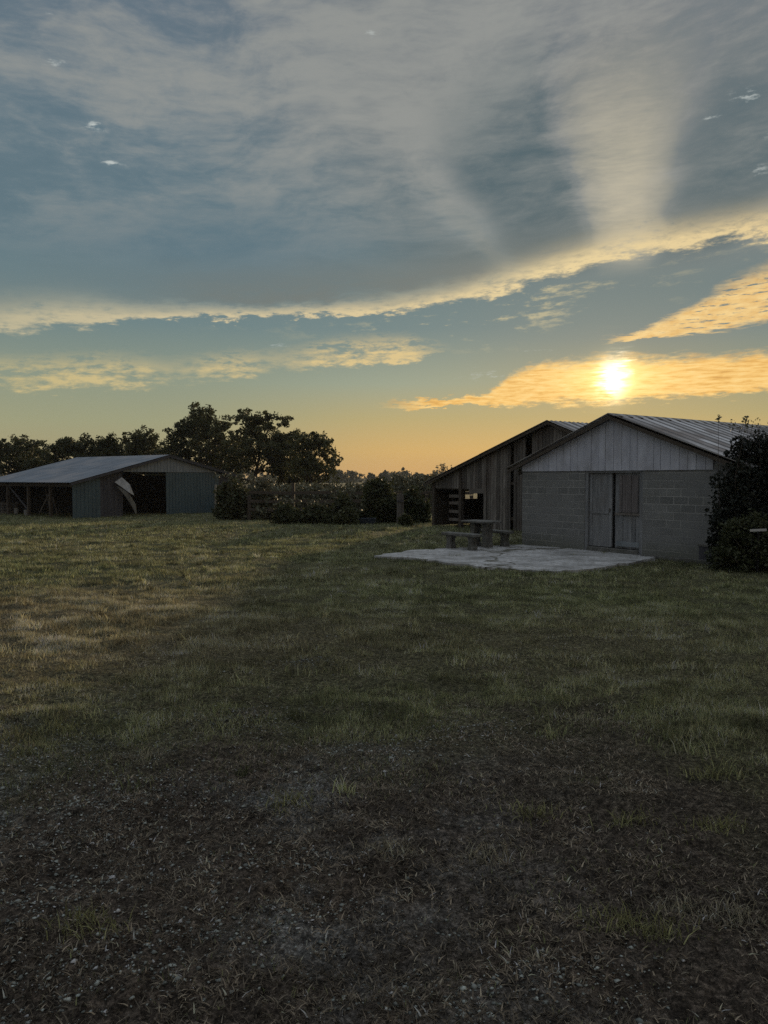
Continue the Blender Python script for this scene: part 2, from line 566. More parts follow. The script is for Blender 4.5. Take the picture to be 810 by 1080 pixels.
def block_material():
    m = Mat('concrete_block', 0.92, 0, 0.2)
    s = m.node('ShaderNodeSeparateXYZ'); m.link(m.tc, s.inputs[0])
    a = m.node('ShaderNodeMath', operation='ADD'); m.link(s.outputs[0], a.inputs[0]); m.link(s.outputs[1], a.inputs[1])
    c = m.node('ShaderNodeCombineXYZ'); m.link(a.outputs[0], c.inputs[0]); m.link(s.outputs[2], c.inputs[1])
    b = m.node('ShaderNodeTexBrick')
    b.offset = 0.5
    b.inputs['Scale'].default_value = 1.0
    b.inputs['Brick Width'].default_value = 0.406
    b.inputs['Row Height'].default_value = 0.203
    b.inputs['Mortar Size'].default_value = 0.014
    b.inputs['Mortar Smooth'].default_value = 0.25
    b.inputs['Bias'].default_value = 0.0
    b.inputs['Color1'].default_value = (0.125, 0.128, 0.125, 1)
    b.inputs['Color2'].default_value = (0.185, 0.188, 0.182, 1)
    b.inputs['Mortar'].default_value = (0.30, 0.298, 0.285, 1)
    m.link(c.outputs[0], b.inputs['Vector'])
    n = m.noise(m.tc, 2.2, 8, 0.65)
    big = m.noise(m.mapped(0.5, 0.5, 0.9), 1.0, 3, 0.5)
    col = m.mix(m.ramp(n, [(0.35, (0.5,) * 3), (0.55, (0, 0, 0))]), b.outputs['Color'], (0.13, 0.132, 0.124))
    col = m.mix(m.ramp(big, [(0.40, (0.0,) * 3), (0.60, (0.85,) * 3)]), col, (0.165, 0.167, 0.165))
    # patchy olive tone, darker towards the foot of the wall
    f = m.node('ShaderNodeMapRange'); m.link(s.outputs[2], f.inputs[0]); f.inputs[1].default_value = 0.5; f.inputs[2].default_value = 0.05
    g = m.node('ShaderNodeMath', operation='MULTIPLY'); m.link(f.outputs[0], g.inputs[0]); m.link(n, g.inputs[1])
    col = m.mix(g.outputs[0], col, (0.10, 0.105, 0.075))
    m.base(col)
    h = m.node('ShaderNodeMath', operation='MULTIPLY_ADD')
    m.link(b.outputs['Fac'], h.inputs[0]); h.inputs[1].default_value = -0.8
    fine = m.noise(m.tc, 40, 4, 0.7)
    q = m.node('ShaderNodeMath', operation='MULTIPLY'); m.link(fine, q.inputs[0]); q.inputs[1].default_value = 0.5
    m.link(q.outputs[0], h.inputs[2])
    m.bump(h.outputs[0], 0.012)
    return m.m


def leaf_material(name, a, b, transl=0.35, rough=0.6):
    """foliage whose leaves vary in colour and let some light through"""
    m = Mat(name, rough, 0, 0.25)
    n = m.noise(m.tc, 0.9, 4, 0.6)
    g = m.node('ShaderNodeNewGeometry')
    r = m.node('ShaderNodeMath', operation='MULTIPLY_ADD'); m.link(g.outputs['Random Per Island'], r.inputs[0]); r.inputs[1].default_value = 0.55
    m.link(n, r.inputs[2])
    c = m.ramp(r.outputs[0], [(0.45, a), (1.05, b)])
    m.base(c)
    t = m.node('ShaderNodeBsdfTranslucent'); m.link(c, t.inputs['Color'])
    x = m.node('ShaderNodeMixShader'); x.inputs[0].default_value = transl
    m.link(m.p.outputs[0], x.inputs[1]); m.link(t.outputs[0], x.inputs[2])
    out = [q for q in m.t.nodes if q.type == 'OUTPUT_MATERIAL'][0]
    m.link(x.outputs[0], out.inputs['Surface'])
    return m.m


def blade_material(name, transl=0.4):
    m = Mat(name, 0.65, 0, 0.2)
    a = m.node('ShaderNodeAttribute', attribute_name='col')
    m.base(a.outputs['Color'])
    t = m.node('ShaderNodeBsdfTranslucent'); m.link(a.outputs['Color'], t.inputs['Color'])
    x = m.node('ShaderNodeMixShader'); x.inputs[0].default_value = transl
    m.link(m.p.outputs[0], x.inputs[1]); m.link(t.outputs[0], x.inputs[2])
    out = [q for q in m.t.nodes if q.type == 'OUTPUT_MATERIAL'][0]
    m.link(x.outputs[0], out.inputs['Surface'])
    return m.m


# ------------------------------------------------------------------ the ground
def bare_mask(x, y):
    """1 where the ground is bare soil and gravel, 0 where the turf is closed"""
    n = fbm(x * 0.45, y * 0.45, 5, 4) * 0.55 + fbm(x * 1.7, y * 1.7, 9, 3) * 0.22
    d = np.sqrt(((x - 0.1) / 5.3) ** 2 + ((y - 0.6) / 5.7) ** 2)
    side = smooth(x, 1.4, 3.0) * 0.38
    return np.clip(smooth(d + n * 0.55 + side, 1.22, 0.70), 0, 1)


def dry_sun_mask(x, y):
    """1 where the turf is straw coloured: dry grass, plus painted sunlight on the left"""
    n = fbm(x * 0.3, y * 0.3, 25, 4) * 0.7
    left = np.exp(-(((x + 4.8) / 3.6) ** 2 + ((y - 10.5) / 4.2) ** 2)) * 0.75  # warm gold of the sunlit patch put into the turf colour
    mid = np.exp(-(((x - 0.5) / 4.0) ** 2 + ((y - 8.6) / 2.6) ** 2)) * 0.42
    return np.clip(left + mid + n * 0.45 + 0.12, 0, 1)


def bumps(x, y):
    """hummocks and small lumps of the field"""
    r = np.hypot(x, y)
    b = bare_mask(x, y)
    h = fbm(x * 0.55, y * 0.9, 31, 3) * 0.045 + fbm(x * 1.7, y * 2.6, 37, 3) * 0.045 + fbm(x * 7, y * 7, 41, 3) * 0.012
    h = h + b * fbm(x * 15, y * 15, 47, 2) * 0.020 + (1 - b) * fbm(x * 5, y * 5, 43, 2) * 0.016
    patio = smooth(np.hypot((x - 4.2) / 4.2, (y - 20.0) / 3.0), 0.9, 1.5)
    return h * smooth(r, 90, 30) * patio - (1 - patio) * 0.03


def ground_z(x, y):
    return terrain(x, y) + bumps(x, y)


def build_ground():
    nr, ns = 620, 720
    r = np.concatenate([[0.0], 1.2 * (160 / 1.2) ** (np.arange(nr) / (nr - 1.0)), 160 * (9000 / 160) ** (np.arange(1, 31) / 30.0)])
    a0 = np.linspace(0, 1, ns, endpoint=False)
    # two thirds of the spokes in front of the camera
    th = np.where(a0 < 0.7, (a0 / 0.7 - 0.5) * R(110), R(55) + (a0 - 0.7) / 0.3 * R(250))
    rr, tt = np.meshgrid(r, th, indexing='ij')
    X = np.sin(tt) * rr; Y = np.cos(tt) * rr
    Z = ground_z(X, Y)
    V_ = np.stack([X, Y, Z], -1).reshape(-1, 3)
    i = np.arange(len(r) - 1)[:, None]; k = np.arange(ns)[None, :]
    q = np.stack([i * ns + k, i * ns + (k + 1) % ns, (i + 1) * ns + (k + 1) % ns, (i + 1) * ns + k], -1).reshape(-1, 4)
    x, y = V_[:, 0], V_[:, 1]
    b = bare_mask(x, y)[:, None]; d = dry_sun_mask(x, y)[:, None]
    fine = fbm(x * 9, y * 9, 51, 3)[:, None]; med = fbm(x * 1.3, y * 1.3, 53, 3)[:, None]
    soil = np.array([0.062, 0.050, 0.039]) * (1 + 0.35 * fine + 0.2 * med)
    grav = smooth(fbm(x * 0.9, y * 0.9, 57, 4) * 0.8 + fbm(x * 6, y * 6, 59, 2) * 0.25, 0.02, 0.40)[:, None] * smooth(x[:, None], 1.6, -1.8)
    soil = soil * (1 - grav) + np.array([0.150, 0.152, 0.144]) * (1 + 0.35 * fine) * grav
    green = np.array([0.058, 0.060, 0.031]) * (1 + 0.3 * med + 0.2 * fine)
    dry = np.array([0.095, 0.080, 0.048]) * (1 + 0.25 * med + 0.2 * fine)
    turf = green * (1 - d) + dry * d
    col = np.clip(soil * b + turf * (1 - b), 0.005, 1)
    m = Mat('field_ground', 0.95, 0, 0.1)
    at_ = m.node('ShaderNodeAttribute', attribute_name='col')
    n = m.noise(m.tc, 26, 6, 0.7); n2 = m.noise(m.tc, 90, 4, 0.7)
    c = m.mix(1.0, at_.outputs['Color'], m.ramp(n, [(0.30, (0.12,) * 3), (0.5, (0.9,) * 3), (0.68, (2.6,) * 3)]), 'MULTIPLY')
    c = m.mix(1.0, c, m.ramp(n2, [(0.32, (0.3,) * 3), (0.5, (1.0,) * 3), (0.68, (2.0,) * 3)]), 'MULTIPLY')
    m.base(c)
    s = m.node('ShaderNodeMath', operation='ADD'); m.link(n, s.inputs[0]); m.link(n2, s.inputs[1])
    m.bump(s.outputs[0], 0.02)
    o = tri_mesh('ground', V_, q, m.m, col, quads=True)
    o.data.polygons.foreach_set('use_smooth', np.ones(len(q), dtype=bool))
    return tag(o, kind='structure')


def blades(rng, x, y, h, w, lean, col, zoff=-0.01, seg=True, az=None, lmin=0.3):
    """grass blades: arrays in, (verts, tris, colours) out"""
    n = len(x)
    z = ground_z(x, y) + zoff
    az = rng.uniform(0, 2 * PI, n) if az is None else az
    la = rng.uniform(0, 2 * PI, n)
    ln = lean * rng.uniform(lmin, 1.0, n)
    sx, sy = np.cos(az) * w / 2, np.sin(az) * w / 2
    tx, ty = np.cos(la) * ln * h, np.sin(la) * ln * h
    P = np.stack([x, y, z], -1)
    S = np.stack([sx, sy, np.zeros(n)], -1)
    hz = h * np.sqrt(np.clip(1 - ln * ln * 0.8, 0.03, 1))
    T = P + np.stack([tx, ty, hz], -1)
    if not seg:
        V_ = np.stack([P - S, P + S, T], 1).reshape(-1, 3)
        t = np.arange(n * 3).reshape(-1, 3)
        return V_, t, np.repeat(col, 3, 0)
    M = P + np.stack([tx * 0.35, ty * 0.35, hz * 0.62], -1)
    V_ = np.stack([P - S, P + S, M - S * 0.75, M + S * 0.75, T], 1).reshape(-1, 3)
    b = np.arange(n)[:, None] * 5
    t = np.concatenate([b + [0, 1, 3], b + [0, 3, 2], b + [2, 3, 4]], 0)
    return V_, t, np.repeat(col, 5, 0)


def sector(rng, n, y0, y1, half=0.80, pw=1.0):
    """random points in a wedge of the field in front of the camera"""
    u = rng.uniform(0, 1, n)
    y = np.sqrt(y0 ** 2 + u ** pw * (y1 ** 2 - y0 ** 2))
    x = rng.uniform(-half, half, n) * (y + 1.0)
    return x, y


def inside_patio(x, y):
    return np.zeros(len(x), bool)


def turf_colour(rng, x, y, n):
    d = np.clip(dry_sun_mask(x, y) + rng.normal(0, 0.22, n), 0, 1)[:, None]
    cl = np.exp(0.95 * fbm(x * 4.5, y * 4.5, 67, 3) + 0.6 * fbm(x * 1.3, y * 2.2, 69, 2))
    k = ((1 + 0.30 * fbm(x * 0.8, y * 0.8, 63, 3)) * cl)[:, None] * rng.lognormal(0.02, 0.45, n)[:, None]
    green = np.array([0.162, 0.182, 0.088]); straw = np.array([0.30, 0.26, 0.165])
    return np.clip((green * (1 - d) + straw * d) * k, 0.01, 0.42)


def build_grass():
    rng = np.random.default_rng(11)
    mat = blade_material('grass_blade', 0.42)
    parts = []
    off = 0
    for (y0, y1, n, h0, h1, w0, w1, seg) in ((2.2, 7.0, 210000, 0.025, 0.075, 0.0035, 0.006, True), (7.0, 14.0, 400000, 0.03, 0.085, 0.006, 0.010, False),
                                            (14.0, 26.0, 380000, 0.04, 0.10, 0.011, 0.018, False), (26.0, 52.0, 260000, 0.05, 0.13, 0.022, 0.035, False)):
        x, y = sector(rng, n, y0, y1)
        b = bare_mask(x, y)
        cl = smooth(fbm(x * 1.1, y * 1.6, 71, 3) + 0.9 * fbm(x * 4, y * 4, 73, 3), -0.45, 0.40)
        keep = rng.uniform(0, 1, n) < (1 - b) ** 1.4 * (0.16 + 0.84 * cl) + 0.09 * cl
        keep &= ~inside_patio(x, y)
        x, y, b, cl = x[keep], y[keep], b[keep], cl[keep]
        m = len(x)
        h = rng.uniform(h0, h1, m) * (0.55 + 0.65 * cl) * (1 - 0.45 * b)
        w = rng.uniform(w0, w1, m)
        Vv, t, c = blades(rng, x, y, h, w, 0.75, turf_colour(rng, x, y, m), seg=seg)
        parts.append((Vv, t + off, c)); off += len(Vv)
    # coarse clumps standing above the sward
    clx, cly = sector(rng, 2600, 3.2, 34, 0.78)
    kp = rng.uniform(0, 1, 2600) < 0.12 + 0.75 * (1 - bare_mask(clx, cly))
    kp &= ~inside_patio(clx, cly)
    clx, cly = clx[kp], cly[kp]
    k = 45
    rad = rng.uniform(0.03, 0.10, len(clx))
    x = np.repeat(clx, k) + rng.normal(0, 1, len(clx) * k) * np.repeat(rad, k)
    y = np.repeat(cly, k) + rng.normal(0, 1, len(clx) * k) * np.repeat(rad, k)
    m = len(x)
    h = rng.uniform(0.05, 0.14, m) * np.repeat(rng.uniform(0.5, 1.25, len(clx)), k)
    tone = np.repeat(rng.uniform(0.7, 1.5, len(clx)), k)[:, None]
    w = np.clip(0.0035 + 0.0007 * y, 0.005, 0.02)
    Vv, t, c = blades(rng, x, y, h, w, 0.85, np.clip(turf_colour(rng, x, y, m) * tone, 0, 0.5))
    parts.append((Vv, t + off, c)); off += len(Vv)
    # a few stout tussocks on the bare ground
    tus = []
    for px, py in ((412, 902), (92, 985), (690, 985), (668, 868), (745, 825), (515, 905), (760, 880), (655, 975), (720, 960), (150, 800), (60, 770), (780, 970), (300, 850), (560, 860), (620, 760), (690, 745)):
        gx, gy, _ = ground_at(px, py)
        tus.append((gx, gy))
    tus = np.array(tus); k = 130
    x = np.repeat(tus[:, 0], k) + rng.normal(0, 0.075, len(tus) * k); y = np.repeat(tus[:, 1], k) + rng.normal(0, 0.05, len(tus) * k)
    m = len(x)
    tc = np.where(np.repeat(rng.uniform(0, 1, len(tus)), k)[:, None] < 0.6, np.array([[0.19, 0.19, 0.09]]), np.array([[0.23, 0.21, 0.15]])) * rng.lognormal(0, 0.4, m)[:, None]
    Vv, t, c = blades(rng, x, y, rng.uniform(0.03, 0.10, m), rng.uniform(0.004, 0.007, m), 1.0, np.clip(tc, 0.01, 0.42))
    parts.append((Vv, t + off, c)); off += len(Vv)
    o = tri_mesh('lawn_grass', np.concatenate([p[0] for p in parts]), np.concatenate([p[1] for p in parts]), mat, np.concatenate([p[2] for p in parts]))
    tag(o, 'short patchy grass, green and straw coloured, covering the field', 'grass', kind='stuff')

    # dead straw lying on the bare soil
    n = 560000
    x, y = sector(rng, n, 2.0, 10.5, pw=1.15)
    b = bare_mask(x, y)
    cl = smooth(fbm(x * 1.6, y * 1.6, 81, 3) + 0.6 * fbm(x * 6, y * 6, 83, 2), -0.4, 0.4)
    kp = rng.uniform(0, 1, n) < (0.15 + b) * (0.15 + cl)
    x, y = x[kp], y[kp]; n = len(x)
    tone = (rng.lognormal(-0.12, 0.62, n) * np.exp(0.9 * fbm(x * 5, y * 5, 87, 3)))[:, None]
    pal = np.where(rng.uniform(0, 1, n)[:, None] < 0.12, np.array([[0.185, 0.160, 0.118]]), np.array([[0.112, 0.092, 0.066]]))
    Vv, t, c = blades(rng, x, y, rng.uniform(0.012, 0.042, n), rng.uniform(0.0028, 0.0075, n), 1.05, np.clip(pal * tone, 0.008, 0.36), zoff=0.002, lmin=0.90)
    o = tri_mesh('dead_straw', Vv, t, blade_material('straw_blade', 0.2), c)
    tag(o, 'dead matted grass and straw lying on the dark soil', 'straw', kind='stuff')


def build_gravel():
    rng = np.random.default_rng(7)
    n = 130000
    x, y = sector(rng, n, 1.9, 9.5)
    g = smooth(fbm(x * 0.9, y * 0.9, 57, 4) * 0.8 + fbm(x * 6, y * 6, 59, 2) * 0.25, -0.05, 0.45) * smooth(x, 1.0, -2.0) * 0.85 + 0.008
    kp = rng.uniform(0, 1, n) < g * (0.25 + bare_mask(x, y))
    x, y = x[kp], y[kp]; n = len(x)
    # heaps of clean gravel where the soil has washed off
    hx, hy = [x], [y]
    for px, py, rr in ((285, 908, .28), (243, 985, .25), (150, 1012, .3), (18, 955, .35), (70, 862, .5), (175, 842, .5), (60, 800, .6), (455, 1062, .25), (345, 958, .16), (405, 790, .35),
                       (500, 766, .35), (640, 1035, .2), (250, 760, .5), (120, 920, .25), (20, 1040, .3), (560, 1040, .15), (330, 700, .3)):
        gx, gy, _ = ground_at(px, py)
        k = int(3800 * rr * rr)
        hx.append(gx + rng.normal(0, rr * 0.75, k)); hy.append(gy + rng.normal(0, rr * 0.5, k))
    x = np.concatenate(hx); y = np.concatenate(hy); n = len(x)
    s = rng.lognormal(-5.3, 0.40, n)
    z = ground_z(x, y) + s * 0.25
    base = np.array([[1, 0, 0], [0.3, 0.95, 0], [-0.8, 0.6, 0], [-0.8, -0.6, 0], [0.3, -0.95, 0], [0.1, 0, 0.62], [0, 0, -0.6]])
    J = base[None] + rng.normal(0, 0.2, (n, 7, 3))
    a = rng.uniform(0, 2 * PI, n); ca, sa = np.cos(a), np.sin(a)
    sx = rng.uniform(0.7, 1.3, n)
    px = J[..., 0] * sx[:, None]; py = J[..., 1]
    Vv = np.stack([x[:, None] + s[:, None] * (px * ca[:, None] - py * sa[:, None]), y[:, None] + s[:, None] * (px * sa[:, None] + py * ca[:, None]), z[:, None] + s[:, None] * J[..., 2] * 0.8], -1).reshape(-1, 3)
    f = np.array([[0, 1, 5], [1, 2, 5], [2, 3, 5], [3, 4, 5], [4, 0, 5], [1, 0, 6], [2, 1, 6], [3, 2, 6], [4, 3, 6], [0, 4, 6]])
    t = (np.arange(n)[:, None, None] * 7 + f[None]).reshape(-1, 3)
    tone = rng.lognormal(0.0, 0.5, n)
    c = np.repeat(np.clip(np.array([0.165, 0.178, 0.163])[None] * tone[:, None], 0.02, 0.36), 7, 0)
    m = Mat('pebble', 0.9, 0, 0.2)
    at_ = m.node('ShaderNodeAttribute', attribute_name='col'); m.base(at_.outputs['Color'])
    o = tri_mesh('gravel', Vv, t, m.m, c)
    tag(o, 'pale grey gravel scattered in the bare soil', 'gravel', kind='stuff')


# ------------------------------------------------------------------ concrete patio
PATIO_PX = [(398, 587), (430, 582), (470, 579.5), (505, 577), (551, 575.5), (600, 579), (650, 583), (684, 586.5), (694, 589),
            (682, 592), (662, 595), (636, 599), (610, 602), (578, 604), (540, 602), (500, 597.5), (455, 592), (420, 589)]


def build_patio():
    rng = random.Random(4)
    g = [ground_at(*p) for p in PATIO_PX]
    pts = []
    for i in range(len(g)):
        a, b = g[i], g[(i + 1) % len(g)]
        k = max(1, int(math.dist(a, b) / 0.25))
        for j in range(k):
            t = j / k
            q = 0.05 if 4 < i < 8 else 0.16
            pts.append((a[0] + (b[0] - a[0]) * t + rng.uniform(-q, q), a[1] + (b[1] - a[1]) * t + rng.uniform(-q, q)))
    m = Mat('old_concrete', 0.9, 0, 0.25)
    n = m.noise(m.mapped(1, 1, 1), 1.1, 8, 0.62); n2 = m.noise(m.tc, 9, 6, 0.65)
    c = m.ramp(n, [(0.34, (0.17, 0.17, 0.165)), (0.5, (0.33, 0.33, 0.325)), (0.66, (0.46, 0.46, 0.455))])
    c = m.mix(m.ramp(n2, [(0.36, (0.8,) * 3), (0.52, (0, 0, 0))]), c, (0.15, 0.14, 0.12))
    # wandering cracks with dirt in them
    v = m.node('ShaderNodeTexVoronoi', feature='DISTANCE_TO_EDGE'); v.inputs['Scale'].default_value = 0.20
    w = m.node('ShaderNodeVectorMath', operation='MULTIPLY_ADD')
    nn = m.node('ShaderNodeTexNoise'); nn.inputs['Scale'].default_value = 1.4; nn.inputs['Detail'].default_value = 5; m.link(m.tc, nn.inputs['Vector'])
    m.link(nn.outputs['Color'], w.inputs[0]); w.inputs[1].default_value = (2.6, 2.6, 0.0); m.link(m.tc, w.inputs[2])
    m.link(w.outputs[0], v.inputs['Vector'])
    c = m.mix(m.ramp(v.outputs['Distance'], [(0.008, (0.95,) * 3), (0.028, (0, 0, 0))]), c, (0.07, 0.065, 0.045))
    m.base(c); m.bump(n2, 0.01)
    b = MB()
    b.prism([(x, y, -0.12) for x, y in pts], (0, 0, 0.155))
    o = b.build('concrete_patio', m.m)
    tag(o, kind='structure')
    return pts


PATIO = None


def in_poly(x, y, poly):
    ins = np.zeros(len(x), bool)
    n = len(poly)
    for i in range(n):
        x1, y1 = poly[i]; x2, y2 = poly[(i + 1) % n]
        c = ((y1 > y) != (y2 > y)) & (x < (x2 - x1) * (y - y1) / (y2 - y1 + 1e-12) + x1)
        ins ^= c
    return ins


def inside_patio(x, y):
    r = in_poly(x, y, PATIO)
    # tufts come up through the cracks and over the rim
    return r & (vnoise(x * 3.1, y * 3.1, 91) + 0.6 * vnoise(x * 9, y * 9, 92) < 0.60)


# ------------------------------------------------------------------ materials of the buildings
BLOCK = block_material()
SIDING = grain('pale_painted_board', (0.33, 0.34, 0.385), (0.47, 0.48, 0.535), (2, 2, 0.35), 3, 0.8, blotch=(0.28, 0.28, 0.30), bscale=1.3, island=0.07)
ROOF_TIN = grain('weathered_tin', (0.12, 0.105, 0.095), (0.55, 0.55, 0.555), (0.22, 2.6, 0.22), 1.3, 0.40, 0.5, 0.002, 0.5, stripe=(0.46, -0.22, (0.03, 0.026, 0.024)), blotch=(0.10, 0.065, 0.045), bscale=0.7, bamt=0.7)
BLUE_TIN = grain('blue_grey_tin', (0.075, 0.092, 0.115), (0.16, 0.185, 0.215), (0.3, 1.2, 0.5), 1.6, 0.55, 0.15, 0.002, 0.4, blotch=(0.22, 0.21, 0.21), bscale=0.5, bamt=0.6)
TEAL_TIN = grain('teal_sheet_metal', (0.040, 0.068, 0.082), (0.060, 0.095, 0.112), (1.5, 1.5, 0.3), 2.2, 0.55, 0.1, 0.002, 0.4, blotch=(0.05, 0.07, 0.08), bscale=0.6)
GREY_TIN = grain('grey_sheet_metal', (0.13, 0.15, 0.165), (0.20, 0.22, 0.235), (1.5, 1.5, 0.3), 2.0, 0.6, 0.1, 0.002, 0.4)
DARK_TIN = grain('dark_sheet_metal', (0.035, 0.035, 0.042), (0.065, 0.065, 0.075), (2, 2, 0.3), 2.2, 0.75, 0.1, 0.002)
PALE_TIN = grain('bare_bent_metal', (0.17, 0.17, 0.165), (0.30, 0.30, 0.29), (2, 2, 1), 3, 0.5, 0.2, 0.002)
OLD_WOOD = grain('grey_weathered_wood', (0.055, 0.049, 0.043), (0.185, 0.168, 0.150), (9, 9, 0.55), 2.4, 0.92, bump=0.006, blotch=(0.075, 0.055, 0.045), bscale=1.1, island=0.45)
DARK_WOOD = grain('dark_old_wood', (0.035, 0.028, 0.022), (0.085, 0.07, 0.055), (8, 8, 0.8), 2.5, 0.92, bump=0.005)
PALE_WOOD = grain('bleached_board', (0.30, 0.27, 0.22), (0.42, 0.38, 0.32), (6, 6, 6), 1.5, 0.9, bump=0.003)
DOOR_WOOD = grain('faded_grey_door', (0.10, 0.105, 0.11), (0.21, 0.215, 0.22), (7, 7, 0.6), 2.0, 0.88, bump=0.004, blotch=(0.13, 0.125, 0.12), bscale=1.6, island=0.2)
RED_WOOD = grain('faded_red_door', (0.085, 0.076, 0.074), (0.15, 0.135, 0.132), (9, 9, 0.5), 2.2, 0.9, bump=0.004)
STONE = grain('cast_stone', (0.07, 0.069, 0.064), (0.155, 0.152, 0.14), (1, 1, 1), 6, 0.92, bump=0.006, blotch=(0.06, 0.062, 0.05), bscale=3.5)
BLACK_VOID = grain('shade_black', (0.010, 0.010, 0.010), (0.025, 0.024, 0.022), (1, 1, 1), 3, 0.95)  # near-black colour stands in for deep shade


def corrugated(mb, o, du, dv, nlen, vlen, period, amp, thick=0.012, seg=4):
    """corrugated sheet: ribs run along dv and repeat along du; o is a corner, normal = du x dv"""
    du = np.array(du, float); dv = np.array(dv, float); nrm = np.cross(du, dv); nrm /= np.linalg.norm(nrm)
    n = max(2, int(round(nlen / period))) * seg
    top = []
    for j, t in enumerate((0.0, vlen)):
        for i in range(n + 1):
            s = nlen * i / n
            hgt = amp * (0.5 + 0.5 * math.cos(2 * PI * i / seg)) ** 1.3
            top.append(np.array(o, float) + du * s + dv * t + nrm * hgt)
    bot = [p - nrm * thick for p in top]
    m = n + 1
    f = []
    for i in range(n):
        f.append((i, i + 1, m + i + 1, m + i))
        f.append((2 * m + i + 1, 2 * m + i, 3 * m + i, 3 * m + i + 1))
        f.append((i + 1, i, 2 * m + i, 2 * m + i + 1))
        f.append((m + i, m + i + 1, 3 * m + i + 1, 3 * m + i))
    f.append((0, m, 3 * m, 2 * m)); f.append((m - 1, 2 * m - 1 + 0, 4 * m - 1, 3 * m - 1)[::-1])
    mb.poly([tuple(p) for p in top + bot], f)


def roof_slope(mb, xa, za, xb, zb, y0, y1, period, amp, rows=2, seg=4):
    """one roof slope from ridge (xa,za) to eave (xb,zb), ribs running down the slope, in overlapping rows of sheets"""
    L = math.hypot(xb - xa, zb - za)
    dv = np.array(((xb - xa) / L, 0, (zb - za) / L))
    sgn = 1 if xb > xa else -1
    for r in range(rows):
        s0 = L * r / rows - (0.08 if r else 0); s1 = L * (r + 1) / rows
        lift = 0.008 * (rows - r)
        up = np.array((-dv[2] * sgn, 0, dv[0] * sgn))
        p = np.array((xa, 0, za)) + dv * s0 + up * lift
        if sgn > 0:   # du x dv must point up
            corrugated(mb, (p[0], y0, p[2]), (0, 1, 0), dv, y1 - y0, s1 - s0, period, amp, seg=seg) if np.cross((0, 1, 0), dv)[2] > 0 else corrugated(mb, (p[0], y1, p[2]), (0, -1, 0), dv, y1 - y0, s1 - s0, period, amp, seg=seg)
        else:
            corrugated(mb, (p[0], y1, p[2]), (0, -1, 0), dv, y1 - y0, s1 - s0, period, amp, seg=seg) if np.cross((0, -1, 0), dv)[2] > 0 else corrugated(mb, (p[0], y0, p[2]), (0, 1, 0), dv, y1 - y0, s1 - s0, period, amp, seg=seg)


def planks(mb, x0, x1, zlo, zhi, y, width, thick, rng, gap=0.008, miss=()):
    """vertical boards in the plane y, between zlo(x) and zhi(x)"""
    x = x0; i = 0
    while x < x1 - 0.02:
        w = min(width * rng.uniform(0.8, 1.2), x1 - x)
        a, b = x + gap / 2, x + w - gap / 2
        yy = y + rng.uniform(-0.008, 0.008)
        lo = zlo(0.5 * (a + b)) + rng.uniform(-0.03, 0.03) if callable(zlo) else zlo
        if i not in miss:
            mb.prism([(a, yy, lo), (b, yy, lo), (b, yy, zhi(b)), (a, yy, zhi(a))], (0, thick, 0))
        x += w; i += 1


AZ_BLOCK = math.atan2(-0.809, 0.588)


